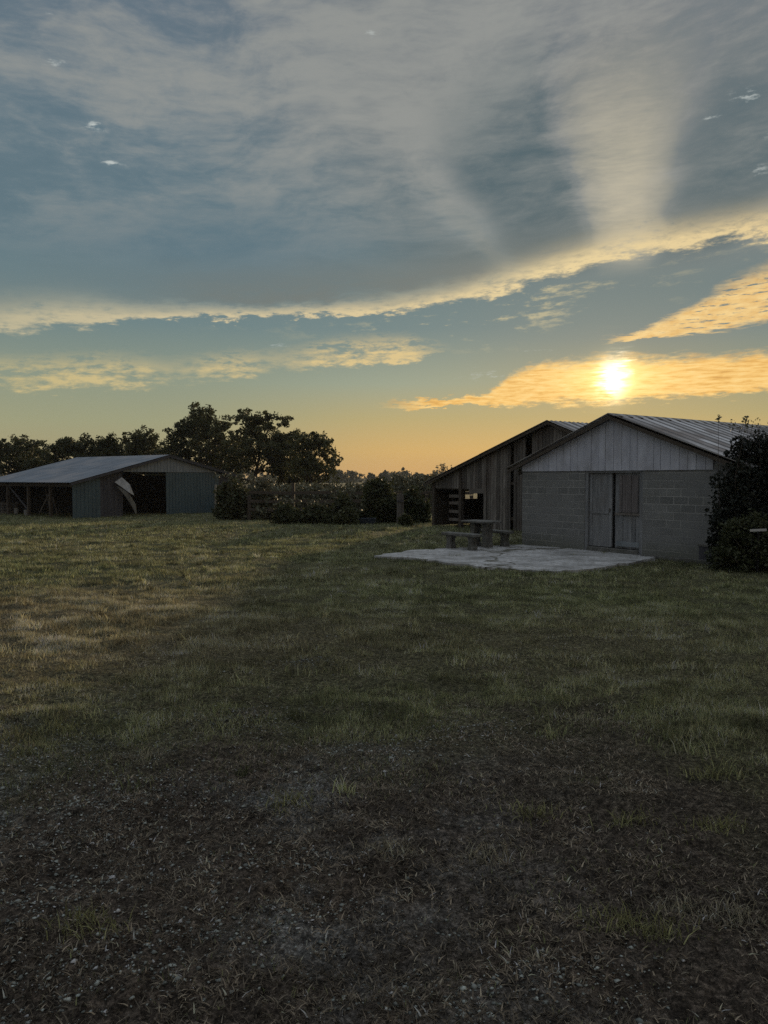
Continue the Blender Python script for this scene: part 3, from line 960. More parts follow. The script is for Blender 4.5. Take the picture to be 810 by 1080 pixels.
def build_block_shed():
    rng = random.Random(3)
    ox, oy = 4.32, 23.70
    root = empty('block_shed', (ox, oy, 0.0), AZ_BLOCK, 'low grey concrete block shed with pale board gable, tin roof and double doors', 'shed')
    W, D, H, S = 6.76, 10.0, 2.33, 0.379
    ax, az_ = 3.38, 3.81
    def roofz(x): return az_ - S * abs(x - ax)
    d0, d1 = 2.43, 4.36
    w = MB()
    w.box(0, d0, 0, 0.2, -0.3, H); w.build('front_wall', BLOCK, root)
    w = MB(); w.box(d1, W, 0, 0.2, -0.3, H); w.build('front_wall', BLOCK, root)
    w = MB(); w.box(0.003, 0.2, 0.2, D, -0.3, H); w.build('side_wall', BLOCK, root)
    w = MB(); w.box(W - 0.2, W - 0.003, 0.2, D, -0.3, H); w.build('side_wall', BLOCK, root)
    w = MB(); w.prism([(0.2, D, -0.3), (W - 0.2, D, -0.3), (W - 0.2, D, roofz(W - 0.2) - 0.12), (ax, D, az_ - 0.12), (0.2, D, roofz(0.2) - 0.12)], (0, -0.2, 0)); w.build('rear_wall', BLOCK, root)
    # gable: upright boards over the wall head
    g = MB()
    g.prism([(-0.02, 0.06, H - 0.02), (W + 0.02, 0.06, H - 0.02), (W + 0.02, 0.06, roofz(W) - 0.08), (ax, 0.06, az_ - 0.08), (-0.02, 0.06, roofz(0) - 0.08)], (0, 0.1, 0))
    planks(g, 0.0, 6.35, H - 0.03, lambda x: roofz(x) - 0.075, -0.03, 0.24, 0.06, rng, 0.010)
    g.build('gable_boards', SIDING, root)
    b = MB(); b.box(6.36, W, -0.002, 0.05, H + 0.003, roofz(W) - 0.08); b.build('gable_end_block', BLOCK, root)
    # roof
    r = MB()
    roof_slope(r, ax, az_, 7.32, roofz(7.32), -0.22, D + 0.2, 0.46, 0.06, 1)
    roof_slope(r, ax, az_, -0.50, roofz(-0.50), -0.22, D + 0.2, 0.46, 0.06, 1)
    ro = r.build('roof', ROOF_TIN, root)
    c = MB()
    c.prism([(ax - 0.22, -0.24, roofz(ax - 0.22) + 0.055), (ax, -0.24, az_ + 0.065), (ax + 0.22, -0.24, roofz(ax + 0.22) + 0.055), (ax + 0.22, -0.24, roofz(ax + 0.22) + 0.042), (ax, -0.24, az_ + 0.05), (ax - 0.22, -0.24, roofz(ax - 0.22) + 0.042)], (0, D + 0.46, 0))
    c.build('ridge_cap', ROOF_TIN, ro)
    f = MB()
    for sx in (-0.47, 7.29):
        f.prism([(ax, -0.20, az_ - 0.012), (sx, -0.20, roofz(sx) - 0.012), (sx, -0.20, roofz(sx) - 0.11), (ax, -0.20, az_ - 0.11)], (0, 0.035, 0))
    f.build('bargeboard', DARK_WOOD, root)
    f = MB()
    for k in range(9):
        y = 0.3 + k * 1.15
        for sx in (-0.46, 7.28):
            f.bar((ax, y, az_ - 0.10), (sx, y, roofz(sx) - 0.10), 0.06, 0.14)
    f.build('rafters', DARK_WOOD, root)
    # doors: recessed between jambs
    fr = MB()
    fr.box(d0, d0 + 0.11, 0.02, 0.18, -0.05, H); fr.box(d1 - 0.11, d1, 0.02, 0.18, -0.05, H); fr.box(d0 + 0.11, d1 - 0.11, 0.02, 0.18, H - 0.09, H - 0.01)
    fr.build('door_frame', DOOR_WOOD, root)
    st = MB(); st.box(d0 + 0.11, d1 - 0.11, -0.04, 0.2, -0.3, 0.15); st.build('door_step', STONE, root, 0.015)
    x0, x1 = d0 + 0.12, d1 - 0.12
    xm = (x0 + x1) / 2 - 0.03
    back = MB(); back.box(x0, x1, 0.17, 0.19, 0.15, H - 0.1); back.build('dark_interior', BLACK_VOID, root)  # black sheet painted as the shade behind the door gap
    # left leaf: flat panels, right leaf: boards, faded red above the rail
    l = MB(); l.box(x0, xm - 0.05, 0.09, 0.13, 0.17, H - 0.1)
    l.box(x0 + 0.02, xm - 0.07, 0.074, 0.0875, 1.08, 1.17)
    l.box(x0, x0 + 0.09, 0.076, 0.0875, 0.17, H - 0.1); l.box(xm - 0.14, xm - 0.05, 0.076, 0.0875, 0.17, H - 0.1)
    dl = l.build('door', DOOR_WOOD, root)
    rl = MB(); rl.box(x0 + 0.1, xm - 0.15, 0.066, 0.0735, 1.10, 1.15); rl.build('rail', DOOR_WOOD, dl)
    rl = MB(); rl.box(xm - 0.12, xm - 0.095, 0.05, 0.075, 1.15, 1.25); rl.build('handle', DARK_WOOD, dl)
    l = MB(); planks(l, xm + 0.05, x1, 0.17, lambda x: H - 0.1, 0.09, 0.12, 0.04, rng, 0.008)
    dr = l.build('door', DOOR_WOOD, root)
    dr['label'] = 'boarded door leaf with faded red upper half'
    p = MB(); planks(p, xm + 0.20, x1 - 0.06, 1.16, lambda x: H - 0.16, 0.068, 0.1, 0.012, rng, 0.006); p.build('upper_panel', RED_WOOD, dr)
    p = MB(); p.box(xm + 0.06, x1 - 0.02, 0.058, 0.078, 1.08, 1.14); p.build('rail', OLD_WOOD, dr)
    p = MB(); p.box(xm + 0.12, x1 - 0.02, 0.055, 0.078, 0.22, 0.36); p.build('kick_plate', GREY_TIN, dr)
    # small boarded hatch low on the right, with a pale surround
    h = MB(); h.box(6.02, 6.40, -0.03, -0.004, 0.0, 0.40); ho = h.build('hatch', DARK_TIN, root)
    h = MB(); h.box(5.99, 6.46, -0.045, -0.004, 0.402, 0.45); h.box(6.402, 6.46, -0.045, -0.004, -0.05, 0.40); h.build('hatch_frame', STONE, ho)
    # footing
    h = MB(); h.box(d1 + 0.02, W + 0.05, -0.10, -0.006, -0.3, 0.07); h.build('footing', STONE, root, 0.01)
    return root


def build_wood_barn():
    rng = random.Random(8)
    ox, oy = 4.77, 30.5
    root = empty('wooden_barn', (ox, oy, -0.02), AZ_BLOCK, 'weathered board barn with an open stall bay, behind the block shed', 'barn')
    ax, az_ = 2.53, 4.23
    xl, xr, D = -4.38, 4.62, 9.0
    SL, SR = 0.323, 0.377
    def roofz(x): return az_ - (SL * (ax - x) if x < ax else SR * (x - ax))
    o0, o1 = -4.28, -0.98
    f = MB()
    planks(f, o1, xr, 0.02, lambda x: roofz(x) - 0.1, 0.0, 0.17, 0.03, rng, 0.020, miss=(9, 14, 15))
    planks(f, xl, o1, 1.66, lambda x: roofz(x) - 0.1, 0.0, 0.18, 0.03, rng, 0.016)
    f.build('board_wall', OLD_WOOD, root)
    f = MB(); f.bar((o0, 0.06, 1.70), (o1, 0.06, 1.70), 0.06, 0.16); f.bar((o1 + 0.05, 0.06, 0.5), (xr, 0.06, 0.5), 0.05, 0.12); f.bar((o1 + 0.05, 0.06, 1.9), (xr, 0.06, 1.9), 0.05, 0.12)
    f.build('girt', DARK_WOOD, root)
    # back wall leaves a daylight hole, side walls, inner lining
    f = MB()
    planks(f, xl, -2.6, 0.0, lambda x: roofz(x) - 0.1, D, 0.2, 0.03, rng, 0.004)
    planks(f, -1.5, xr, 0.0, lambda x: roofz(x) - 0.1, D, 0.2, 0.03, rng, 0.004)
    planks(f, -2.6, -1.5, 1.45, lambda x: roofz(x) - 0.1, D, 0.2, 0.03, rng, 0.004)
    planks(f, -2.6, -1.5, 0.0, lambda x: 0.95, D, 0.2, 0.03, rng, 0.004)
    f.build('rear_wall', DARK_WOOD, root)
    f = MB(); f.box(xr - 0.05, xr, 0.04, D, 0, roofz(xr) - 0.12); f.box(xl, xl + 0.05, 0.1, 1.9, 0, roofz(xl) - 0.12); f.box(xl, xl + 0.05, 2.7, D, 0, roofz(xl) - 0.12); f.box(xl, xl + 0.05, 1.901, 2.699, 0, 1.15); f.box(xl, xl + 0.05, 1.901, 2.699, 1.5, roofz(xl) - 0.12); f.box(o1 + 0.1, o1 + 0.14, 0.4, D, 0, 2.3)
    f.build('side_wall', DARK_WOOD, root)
    for x in (xl + 0.08, -2.52, o1):
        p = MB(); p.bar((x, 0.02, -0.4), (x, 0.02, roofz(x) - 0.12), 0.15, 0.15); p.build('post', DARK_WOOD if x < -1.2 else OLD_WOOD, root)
    for z in (0.30, 0.66, 1.02, 1.32):
        p = MB(); p.bar((-3.45, 0.16, z), (-2.47, 0.16, z + rng.uniform(-0.03, 0.03)), 0.03, 0.13); p.build('stall_rail', OLD_WOOD, root)
    p = MB(); p.bar((-1.95, -0.03, 1.56), (-0.95, -0.03, 1.58), 0.03, 0.20); p.build('header_board', OLD_WOOD, root)
    r = MB()
    roof_slope(r, ax, az_, -4.78, roofz(-4.78), -0.25, D + 0.3, 0.25, 0.03, 2)
    roof_slope(r, ax, az_, 4.86, roofz(4.86), -0.25, D + 0.3, 0.25, 0.03, 1)
    r.build('roof', ROOF_TIN, root)
    f = MB()
    for sx in (-4.74, 4.83):
        f.prism([(ax, -0.22, az_ - 0.012), (sx, -0.22, roofz(sx) - 0.012), (sx, -0.22, roofz(sx) - 0.11), (ax, -0.22, az_ - 0.11)], (0, 0.035, 0))
    f.build('bargeboard', DARK_WOOD, root)
    return root


def build_metal_barn():
    rng = random.Random(5)
    ox, oy = -18.8, 45.8
    gz = tz(ox, oy) - 0.02
    az = math.atan2(0.794, 0.607)
    root = empty('metal_barn', (ox, oy, gz), az, 'long low barn of teal metal sheets with a blue grey roof and open side bays', 'barn')
    W, D = 12.6, 10.9
    ax, az_ = 6.97, 4.03
    SL, SR = 0.254, 0.222
    def roofz(x): return az_ - (SL * (ax - x) if x < ax else SR * (x - ax))
    d0, d1, dh = 3.48, 6.76, 2.86
    def sheet(mb, x0, x1, z0, zf, y, n_per=0.26):
        """ribbed wall sheet clipped by zf(x)"""
        x = x0
        while x < x1 - 0.01:
            b = min(x + n_per, x1)
            m_ = x + 0.05
            mb.prism([(x, y, z0), (b, y, z0), (b, y, zf(b)), (x, y, zf(x))], (0, 0.02, 0))
            if m_ < b: mb.prism([(x, y - 0.022, z0), (m_, y - 0.022, z0), (m_, y - 0.022, zf(m_) - 0.01), (x, y - 0.022, zf(x) - 0.01)], (0, 0.021, 0))
            x = b
    s = MB(); sheet(s, 0.0, 1.85, 0, lambda x: roofz(x) - 0.10, 0); s.build('front_sheet', TEAL_TIN, root)
    s = MB(); sheet(s, 1.86, d0, 0, lambda x: roofz(x) - 0.10, 0.08); s.build('front_sheet', DARK_TIN, root)['label'] = 'dark wall sheets beside the opening'  # dark-coloured sheets set back behind the wall face
    s = MB(); sheet(s, d1, 11.3, 0, lambda x: min(2.86, roofz(x) - 0.10), 0); s.build('front_sheet', TEAL_TIN, root)
    s = MB(); sheet(s, 11.3, W, 0, lambda x: roofz(x) - 0.10, 0.06); s.build('front_sheet', DARK_TIN, root)
    s = MB(); sheet(s, d0, 11.3, 2.875, lambda x: max(2.876, roofz(x) - 0.10), -0.03); s.build('gable_sheet', GREY_TIN, root)
    s = MB(); s.box(W - 0.03, W, 0.1, D, 0, roofz(W) - 0.1); s.build('side_wall', DARK_TIN, root)
    s = MB(); s.prism([(0, D, 0), (W, D, 0), (W, D, roofz(W) - 0.1), (ax, D, az_ - 0.1), (0, D, roofz(0) - 0.1)], (0, -0.03, 0)); s.build('rear_wall', DARK_TIN, root)
    s = MB(); s.box(3.0, 3.04, 0.4, D - 0.1, 0, 2.7); s.build('inner_wall', BLACK_VOID, root)  # black sheet stands in for the shade inside the bays
    s = MB(); s.bar((10.95, -0.07, -0.05), (10.95, -0.07, 2.0), 0.16, 0.08); s.build('post', PALE_WOOD, root)
    for y in (2.7, 5.4, 8.1, 10.8):
        p = MB(); p.bar((0.1, y, -0.3), (0.1, y, roofz(0) - 0.12), 0.16, 0.16); p.build('post', DARK_WOOD, root)
    p = MB(); p.bar((0.1, 0.05, roofz(0) - 0.2), (0.1, D, roofz(0) - 0.2), 0.08, 0.22); p.build('eave_beam', DARK_WOOD, root)
    p = MB(); p.bar((0.12, 5.5, 0.4), (0.12, 7.9, 1.9), 0.05, 0.1); p.build('brace', DARK_TIN, root)
    p = MB(); p.bar((0.14, 2.9, 1.5), (0.14, 4.2, 0.2), 0.05, 0.1); p.build('brace', DARK_WOOD, root)
    r = MB()
    roof_slope(r, ax, az_, -0.25, roofz(-0.25), -0.25, D + 0.25, 0.30, 0.022, 2)
    roof_slope(r, ax, az_, 13.05, roofz(13.05), -0.25, D + 0.25, 0.30, 0.022, 1)
    r.build('roof', BLUE_TIN, root)
    f = MB()
    for sx in (-0.22, 13.02):
        f.prism([(ax, -0.23, az_ - 0.012), (sx, -0.23, roofz(sx) - 0.012), (sx, -0.23, roofz(sx) - 0.16), (ax, -0.23, az_ - 0.16)], (0, 0.035, 0))
    f.build('bargeboard', DARK_TIN, root)
    # loose sheet peeled off beside the opening, hanging bent to the ground
    def wall_pt(px, py, off):
        k = (px - 405) / 800.0
        t = (k * 45.8 + 18.8) / (0.607 - k * 0.794)
        q = at(px, py, 45.8 + 0.794 * t)
        return (t, off, q[2] - gz)
    up = [wall_pt(*p) for p in ((120, 508.5, -0.12), (127.8, 503.3, -0.10), (133, 511, -0.42), (135.4, 522.5, -0.62), (130.5, 520, -0.66), (127.5, 516.5, -0.48))]
    lo = [wall_pt(*p) for p in ((121.5, 512.5, -0.16), (127.8, 517.2, -0.46), (131.5, 522, -0.60), (138, 531.3, -0.50), (141, 540.5, -0.30), (139.9, 541.6, -0.28), (134.6, 533, -0.40), (128.4, 522.5, -0.34))]
    s = MB()
    s.poly(up, [(0, 1, 2), (0, 2, 5), (5, 2, 4), (4, 2, 3)])
    s.poly(lo, [(0, 1, 7), (1, 2, 7), (7, 2, 6), (2, 3, 6), (6, 3, 5), (3, 4, 5)])
    o = s.build('loose_sheet', PALE_TIN, root)
    o['label'] = 'pale bent metal sheet hanging loose beside the opening'
    sol = o.modifiers.new('thick', 'SOLIDIFY'); sol.thickness = 0.012
    return root


def build_furniture():
    """cast stone table with two benches on the patio"""
    def slab_top(mb, L, Wd, z0, z1):
        mb.box(-L / 2, L / 2, -Wd / 2, Wd / 2, z0, z1)
    def leg(mb, x, w, d, h):
        # waisted cast pedestal
        prof = [(w * 0.5, 0), (w * 0.5, 0.08), (w * 0.36, 0.16), (w * 0.33, h * 0.6), (w * 0.5, h * 0.88), (w * 0.5, h)]
        pts = [(x + a, -d / 2, z) for a, z in prof] + [(x - a, -d / 2, z) for a, z in reversed(prof)]
        mb.prism(pts, (0, d, 0))
    zs = 0.033
    def place(name, loc, L, Wd, z, th, lw, ld, lx, label, cat, rz=0.0, group=None):
        root = empty(name, (loc[0], loc[1], zs), AZ_BLOCK + rz, label, cat, group)
        t = MB(); slab_top(t, L, Wd, z - th, z); t.build('tabletop' if 'table' in name else 'seat', STONE, root, 0.02)
        for x in (-lx, lx):
            q = MB(); leg(q, x, lw, ld, z - th - 0.001); q.build('leg', STONE, root, 0.008)
        return root
    place('picnic_table', (2.92, 22.70), 1.08, 0.66, 0.79, 0.065, 0.20, 0.30, 0.24, 'grey cast stone picnic table on the concrete patio between two benches', 'table', 0.06)
    place('stone_bench', (2.25, 21.95), 1.38, 0.34, 0.47, 0.085, 0.20, 0.22, 0.44, 'stone bench left of the stone table, nearest the camera', 'bench', 0.05, 'stone benches at the picnic table')
    place('stone_bench', (3.42, 23.25), 1.30, 0.34, 0.47, 0.085, 0.20, 0.22, 0.42, 'stone bench right of the stone table, nearest the block shed', 'bench', -0.03, 'stone benches at the picnic table')


def build_yard_things():
    rng = random.Random(12)
    # rail fence along the far side of the yard
    x0, y0 = -7.75, 43.6
    fdir = np.array((0.995, -0.06))
    root = empty('rail_fence', (x0, y0, tz(x0, y0)), 0, 'dark timber rail fence with a tall post among the brambles', 'fence')
    posts = []
    for k in range(6):
        p = fdir * 2.55 * k
        posts.append(p)
        hgt = 2.15 if k == 1 else 1.45 + rng.uniform(-0.1, 0.1)
        m = MB(); m.bar((p[0], p[1], -0.3), (p[0] + rng.uniform(-.05, .05), p[1], hgt), 0.2, 0.18); m.build('post', DARK_WOOD, root)
    for k in range(5):
        a, b = posts[k], posts[k + 1]
        for z in (0.62, 1.12, 1.60):
            m = MB(); m.bar((a[0], a[1] - 0.11, z + rng.uniform(-.04, .04)), (b[0] + 0.1, b[1] - 0.11, z + rng.uniform(-.04, .04)), 0.05, 0.17); m.build('rail', DARK_WOOD, root)
    # pale gate post standing alone
    X, Y, Z = ground_at(420.5, 553)
    root = empty('gate_post', (X, Y, Z), 0.2, 'pale weathered square gate post standing in front of the dark brush', 'post')
    m = MB(); m.bar((0, 0, -0.3), (0.02, 0, 1.50), 0.15, 0.2); m.build('post_timber', OLD_WOOD, root, 0.01)
    m = MB(); m.bar((0.17, 0.02, -0.3), (0.15, 0.02, 1.46), 0.13, 0.18); m.build('post_timber', OLD_WOOD, root, 0.01)
    m = MB(); m.box(-0.09, 0.24, -0.13, -0.098, 1.10, 1.18); m.build('strap', DARK_TIN, root)
    # low trough in the weeds
    X, Y, Z = ground_at(384, 553)
    root = empty('feed_trough', (X, Y, Z), -0.1, 'low dull blue metal feed trough in the weeds left of the gate post', 'trough')
    t = MB()
    a, b, h = 0.52, 0.22, 0.30
    t.poly([(-a, -b, 0.05), (a, -b, 0.05), (a, b, 0.05), (-a, b, 0.05), (-a - .05, -b - .07, h), (a + .05, -b - .07, h), (a + .05, b + .07, h), (-a - .05, b + .07, h),
            (-a + .02, -b + .02, .08), (a - .02, -b + .02, .08), (a - .02, b - .02, .08), (-a + .02, b - .02, .08), (-a - .02, -b - .04, h), (a + .02, -b - .04, h), (a + .02, b + .04, h), (-a - .02, b + .04, h)],
           [(0, 3, 2, 1), (0, 1, 5, 4), (1, 2, 6, 5), (2, 3, 7, 6), (3, 0, 4, 7), (8, 9, 10, 11), (9, 8, 12, 13), (10, 9, 13, 14), (11, 10, 14, 15), (8, 11, 15, 12), (4, 5, 13, 12), (5, 6, 14, 13), (6, 7, 15, 14), (7, 4, 12, 15)])
    t.build('trough_body', grain('dull_blue_metal', (0.025, 0.032, 0.045), (0.045, 0.056, 0.072), (1, 1, 1), 3, 0.6, 0.1), root)
    for x in (-0.4, 0.4):
        l = MB(); l.box(x - 0.03, x + 0.03, -0.24, 0.24, -0.05, 0.049); l.build('foot', DARK_TIN, root)
    # bleached plank caught in the shrub at the right
    a = at(791, 559.5, 16.42); b = at(808.5, 558.8, 16.3)
    root = empty('plank', a, 0, 'short bleached plank showing against the shrub at the right edge', 'plank')
    m = MB(); m.bar((0, 0, 0), (b[0] - a[0], b[1] - a[1], b[2] - a[2]), 0.03, 0.05)
    m.build('board', grain('bleached_plank', (0.30, 0.295, 0.28), (0.45, 0.44, 0.42), (4, 4, 4), 2, 0.9), root)
    m = MB()
    a0 = a; a = (0, 0, 0)
    m.bar((a[0] + .2, a[1] + 0.03, a[2] - 0.02), (a[0] + .2, a[1] + 0.05, tz(a0[0], a0[1]) - 0.1 - a0[2]), 0.03, 0.03)
    m.build('stake', BLACK_VOID, root)
    # clutter inside the open bays of the metal barn, on its dirt floor
    def barn(x, y):
        az = math.atan2(0.794, 0.607)
        return (-18.8 + x * math.cos(az) - y * math.sin(az), 45.8 + x * math.sin(az) + y * math.cos(az))
    for (x, y, r, h, lab) in ((0.5, 6.5, 0.16, 0.36, 'white plastic bucket in the open barn bay, right one of two'), (0.7, 8.2, 0.17, 0.42, 'taller white plastic bucket in the open barn bay, left one of two')):
        wx_, wy_ = barn(x, y)
        root = empty('bucket', (wx_, wy_, tz(wx_, wy_)), 0, lab, 'bucket', 'buckets in the barn')
        b = MB(); b.tube([(0, 0, 0), (0, 0, h), (0, 0, h + .001), (0, 0, 0.03)], [r * 0.82, r, r - 0.01, r * 0.8], 18); b.build('pail', PALE_TIN, root)
        b = MB(); b.tube([(r * math.cos(t), 0, h - 0.03 + r * 0.9 * math.sin(t)) for t in np.linspace(0, PI, 9)], 0.006, 5); b.build('handle', DARK_TIN, root)
    wx_, wy_ = barn(0.9, 9.6)
    root = empty('crate', (wx_, wy_, tz(wx_, wy_)), 0.6, 'slatted grey wooden crate at the left end of the open barn', 'crate')
    c = MB()
    for z in (0.08, 0.26, 0.44, 0.62):
        for s in (-1, 1):
            c.box(-0.5, 0.5, 0.32 * s - 0.012, 0.32 * s + 0.012, z, z + 0.12); c.box(0.5 * s - 0.012, 0.5 * s + 0.012, -0.30, 0.30, z, z + 0.12)
    c.build('slats', OLD_WOOD, root)
    for sx in (-1, 1):
        for sy in (-1, 1):
            c = MB(); c.box(0.47 * sx - .03, 0.47 * sx + .03, 0.28 * sy - .025, 0.28 * sy + .025, 0, 0.8); c.build('corner_post', OLD_WOOD, root)
    wx_, wy_ = barn(1.2, 4.2)
    root = empty('leaning_ladder', (wx_, wy_, tz(wx_, wy_)), 1.0, 'old wooden ladder leaning inside the open barn bay', 'ladder')
    for s in (-0.2, 0.2):
        c = MB(); c.bar((s, 0, 0), (s, 0.7, 1.75), 0.05, 0.07); c.build('rail', OLD_WOOD, root)
    for k in range(5):
        t = 0.14 + k * 0.18
        c = MB(); c.bar((-0.2, 0.7 * t, 1.75 * t), (0.2, 0.7 * t, 1.75 * t), 0.035, 0.035); c.build('rung', OLD_WOOD, root)


# ------------------------------------------------------------------ trees and brush
def leaf_cloud(rng, centres, radii, per, size, flat=0.75, elong=1.5):
    """leaf quads scattered through ellipsoidal clumps"""
    centres = np.asarray(centres, float); radii = np.asarray(radii, float)
    n = len(centres) * per
    c = np.repeat(centres, per, 0); r = np.repeat(radii, per)
    d = rng.normal(0, 1, (n, 3)); d /= np.linalg.norm(d, axis=1)[:, None]
    rr = r * rng.uniform(0, 1, n) ** 0.45
    p = c + d * rr[:, None] * np.array([1, 1, flat])
    a = rng.normal(0, 1, (n, 3)); a /= np.linalg.norm(a, axis=1)[:, None]
    b = np.cross(a, rng.normal(0, 1, (n, 3))); b /= np.linalg.norm(b, axis=1)[:, None]
    s = size * rng.uniform(0.55, 1.3, n)[:, None]
    a = a * s * 0.5 * elong; b = b * s * 0.5
    v = np.stack([p - a, p + b * 0.9, p + a, p - b * 0.9], 1).reshape(-1, 3)
    return v, np.arange(n * 4).reshape(-1, 4)


def grow(rng, H, spread, trunk_r, levels=3, lean=0.0, first=0.28, up=0.55):
    """branch skeleton: list of (points, radii) and tip list"""
    limbs, tips = [], []

    def branch(p, d, L, r, lv):
        n = 5
        pts = [p.copy()]; rad = [r]
        q = p.copy(); dd = d.copy()
        for i in range(n):
            dd = dd + rng.normal(0, 0.16, 3); dd[2] += 0.05
            dd /= np.linalg.norm(dd)
            q = q + dd * L / n
            pts.append(q.copy()); rad.append(r * (1 - 0.72 * (i + 1) / n))
        limbs.append((pts, rad))
        if lv == 0:
            tips.append(q)
            return
        k = 3
        for j in range(k):
            i = int(rng.integers(2, n + 1))
            t = rng.uniform(0, 2 * PI)
            side = np.array((math.cos(t) * spread, math.sin(t) * spread, up * rng.uniform(0.3, 1.5)))
            nd = dd * 0.55 + side; nd /= np.linalg.norm(nd)
            branch(pts[i], nd, L * rng.uniform(0.52, 0.75), rad[i] * 0.7, lv - 1)
        tips.append(q)
    # trunk
    n = 7
    q = np.zeros(3); dd = np.array((lean, 0, 1.0)); pts = [q - np.array((0, 0, 0.4))]; rad = [trunk_r * 1.25]
    Ht = H * 0.72
    for i in range(n):
        dd = dd + rng.normal(0, 0.05, 3); dd /= np.linalg.norm(dd)
        q = q + dd * Ht / n
        pts.append(q.copy()); rad.append(trunk_r * (1 - 0.8 * (i + 1) / n))
    limbs.append((pts, rad))
    for i in range(1, n + 1):
        if i / n < first: continue
        for j in range(2 if i < n else 4):
            t = rng.uniform(0, 2 * PI)
            dz = 0.25 + 0.9 * (i / n) * up * 1.4
            d = np.array((math.cos(t) * spread, math.sin(t) * spread, dz)); d /= np.linalg.norm(d)
            branch(pts[i], d, H * (0.34 - 0.12 * i / n), rad[i] * 0.62, levels - 2)
    return limbs, tips


def make_tree(name, loc, H, width, seed, mats, label, cat='tree', group='trees behind the far barn', per=70, leaf=0.22, clump=0.75, lowfill=0.0):
    rng = np.random.default_rng(seed)
    limbs, tips = grow(rng, H, 0.85, 0.028 * H + 0.03, 4)
    T = np.array(tips)
    # fit the crown to the wanted width and height
    sx = width / max(T[:, 0].max() - T[:, 0].min(), T[:, 1].max() - T[:, 1].min(), 0.1)
    sz = (H - clump * 0.5) / T[:, 2].max()
    S = np.array((sx, sx, sz))
    root = empty(name, loc, 0, label, cat, group)
    mb = MB()
    for p, r in limbs:
        mb.tube([q * S for q in p], r, 6 if r[0] > 0.05 else 4, cap=False)
    mb.build('trunk', mats[1], root)
    T = T * S
    if lowfill:
        k = int(26 * lowfill)
        T = np.concatenate([T, np.stack([rng.uniform(-width / 2, width / 2, k), rng.uniform(-width / 3, width / 3, k), rng.uniform(0.12 * H, 0.55 * H, k)], -1)])
        # and clumps on the outside of a rounded crown
        k = int(5.0 * width * H * 0.35)
        u = rng.normal(0, 1, (k, 3)); u /= np.linalg.norm(u, axis=1)[:, None]
        u *= rng.uniform(0.45, 0.95, k)[:, None]
        T = np.concatenate([T, u * np.array((width * 0.5, width * 0.5, 0.33 * H)) + np.array((0, 0, 0.63 * H))])
    rad = clump * rng.uniform(0.55, 1.25, len(T))
    v, f = leaf_cloud(rng, T, rad, per, leaf)
    tri_mesh('crown', v, f, mats[0], None, root, quads=True)
    return root


def make_shrub(name, loc, w, d, H, seed, mat, stem_mat, label, cat='shrub', group=None, leaf=0.14, n=60, per=60, clump=0.32, sprigs=0, spmat=None, sprig_h=0.5):
    rng = np.random.default_rng(seed)
    root = empty(name, loc, 0, label, cat, group)
    c = []
    mb = MB()
    while len(c) < n:
        p = rng.uniform(-1, 1, 3); p[2] = rng.uniform(0.05, 1)
        lim = (1 - p[2] ** 2.2) ** 0.5 if p[2] < 1 else 0
        lim = max(lim, 0.12) * (0.8 + 0.3 * math.sin(5 * p[0] + seed) * math.cos(4 * p[1] + 2 * seed))
        if math.hypot(p[0], p[1]) > lim: continue
        c.append((p[0] * w / 2, p[1] * d / 2, p[2] * (H - clump * 0.4)))
    for q in c[::3]:
        b = np.array((q[0] * 0.25, q[1] * 0.25, -0.15))
        mid = (b + np.array(q)) / 2 + rng.normal(0, 0.08, 3)
        mb.tube([b, mid, q], [0.022, 0.014, 0.006], 4, cap=False)
    for k in range(sprigs):
        q = c[int(rng.integers(0, n))]
        t = (q[0] + rng.normal(0, 0.12), q[1] + rng.normal(0, 0.12), H + rng.uniform(0.0, sprig_h))
        mb.tube([q, ((q[0] + t[0]) / 2 + rng.normal(0, .05), q[1], (q[2] + t[2]) / 2), t], [0.009, 0.007, 0.003], 4, cap=False)
        c.append(t)
    mb.build('stems', stem_mat, root)
    c = np.array(c)
    rad = clump * rng.uniform(0.6, 1.3, len(c)); rad[n:] *= 0.28
    v, f = leaf_cloud(rng, c[:n], rad[:n], per, leaf, 0.85)
    nf = len(f)
    if sprigs:
        v2, f2 = leaf_cloud(rng, c[n:], rad[n:], max(7, per // 7), leaf * 0.6, 1.8)
        v = np.concatenate([v, v2]); f = np.concatenate([f, f2 + nf * 4])
    o = tri_mesh('foliage', v, f, mat, None, root, quads=True)
    if sprigs:
        o.data.materials.append(spmat or mat)
        o.data.polygons.foreach_set('material_index', np.where(np.arange(len(f)) < nf, 0, 1).astype(np.int32))
    return root


LEAF_DARK = leaf_material('dark_leaf', (0.030, 0.036, 0.016), (0.058, 0.066, 0.028), 0.30)
LEAF_MID = leaf_material('mid_leaf', (0.036, 0.042, 0.018), (0.080, 0.085, 0.036), 0.32)
LEAF_PALE = leaf_material('pale_leaf', (0.055, 0.060, 0.036), (0.115, 0.117, 0.076), 0.10)
LEAF_BLACK = leaf_material('evergreen_leaf', (0.006, 0.009, 0.006), (0.014, 0.018, 0.011), 0.10)
LEAF_FAR = leaf_material('far_leaf', (0.050, 0.062, 0.045), (0.085, 0.095, 0.062), 0.25)
SEED_HEAD = leaf_material('seed_head', (0.12, 0.115, 0.08), (0.21, 0.20, 0.145), 0.12)
BARK = grain('bark', (0.03, 0.025, 0.02), (0.075, 0.06, 0.05), (1, 1, 0.3), 8, 0.95, bump=0.01)
STEM = grain('stem', (0.05, 0.045, 0.03), (0.10, 0.09, 0.06), (1, 1, 1), 8, 0.95)


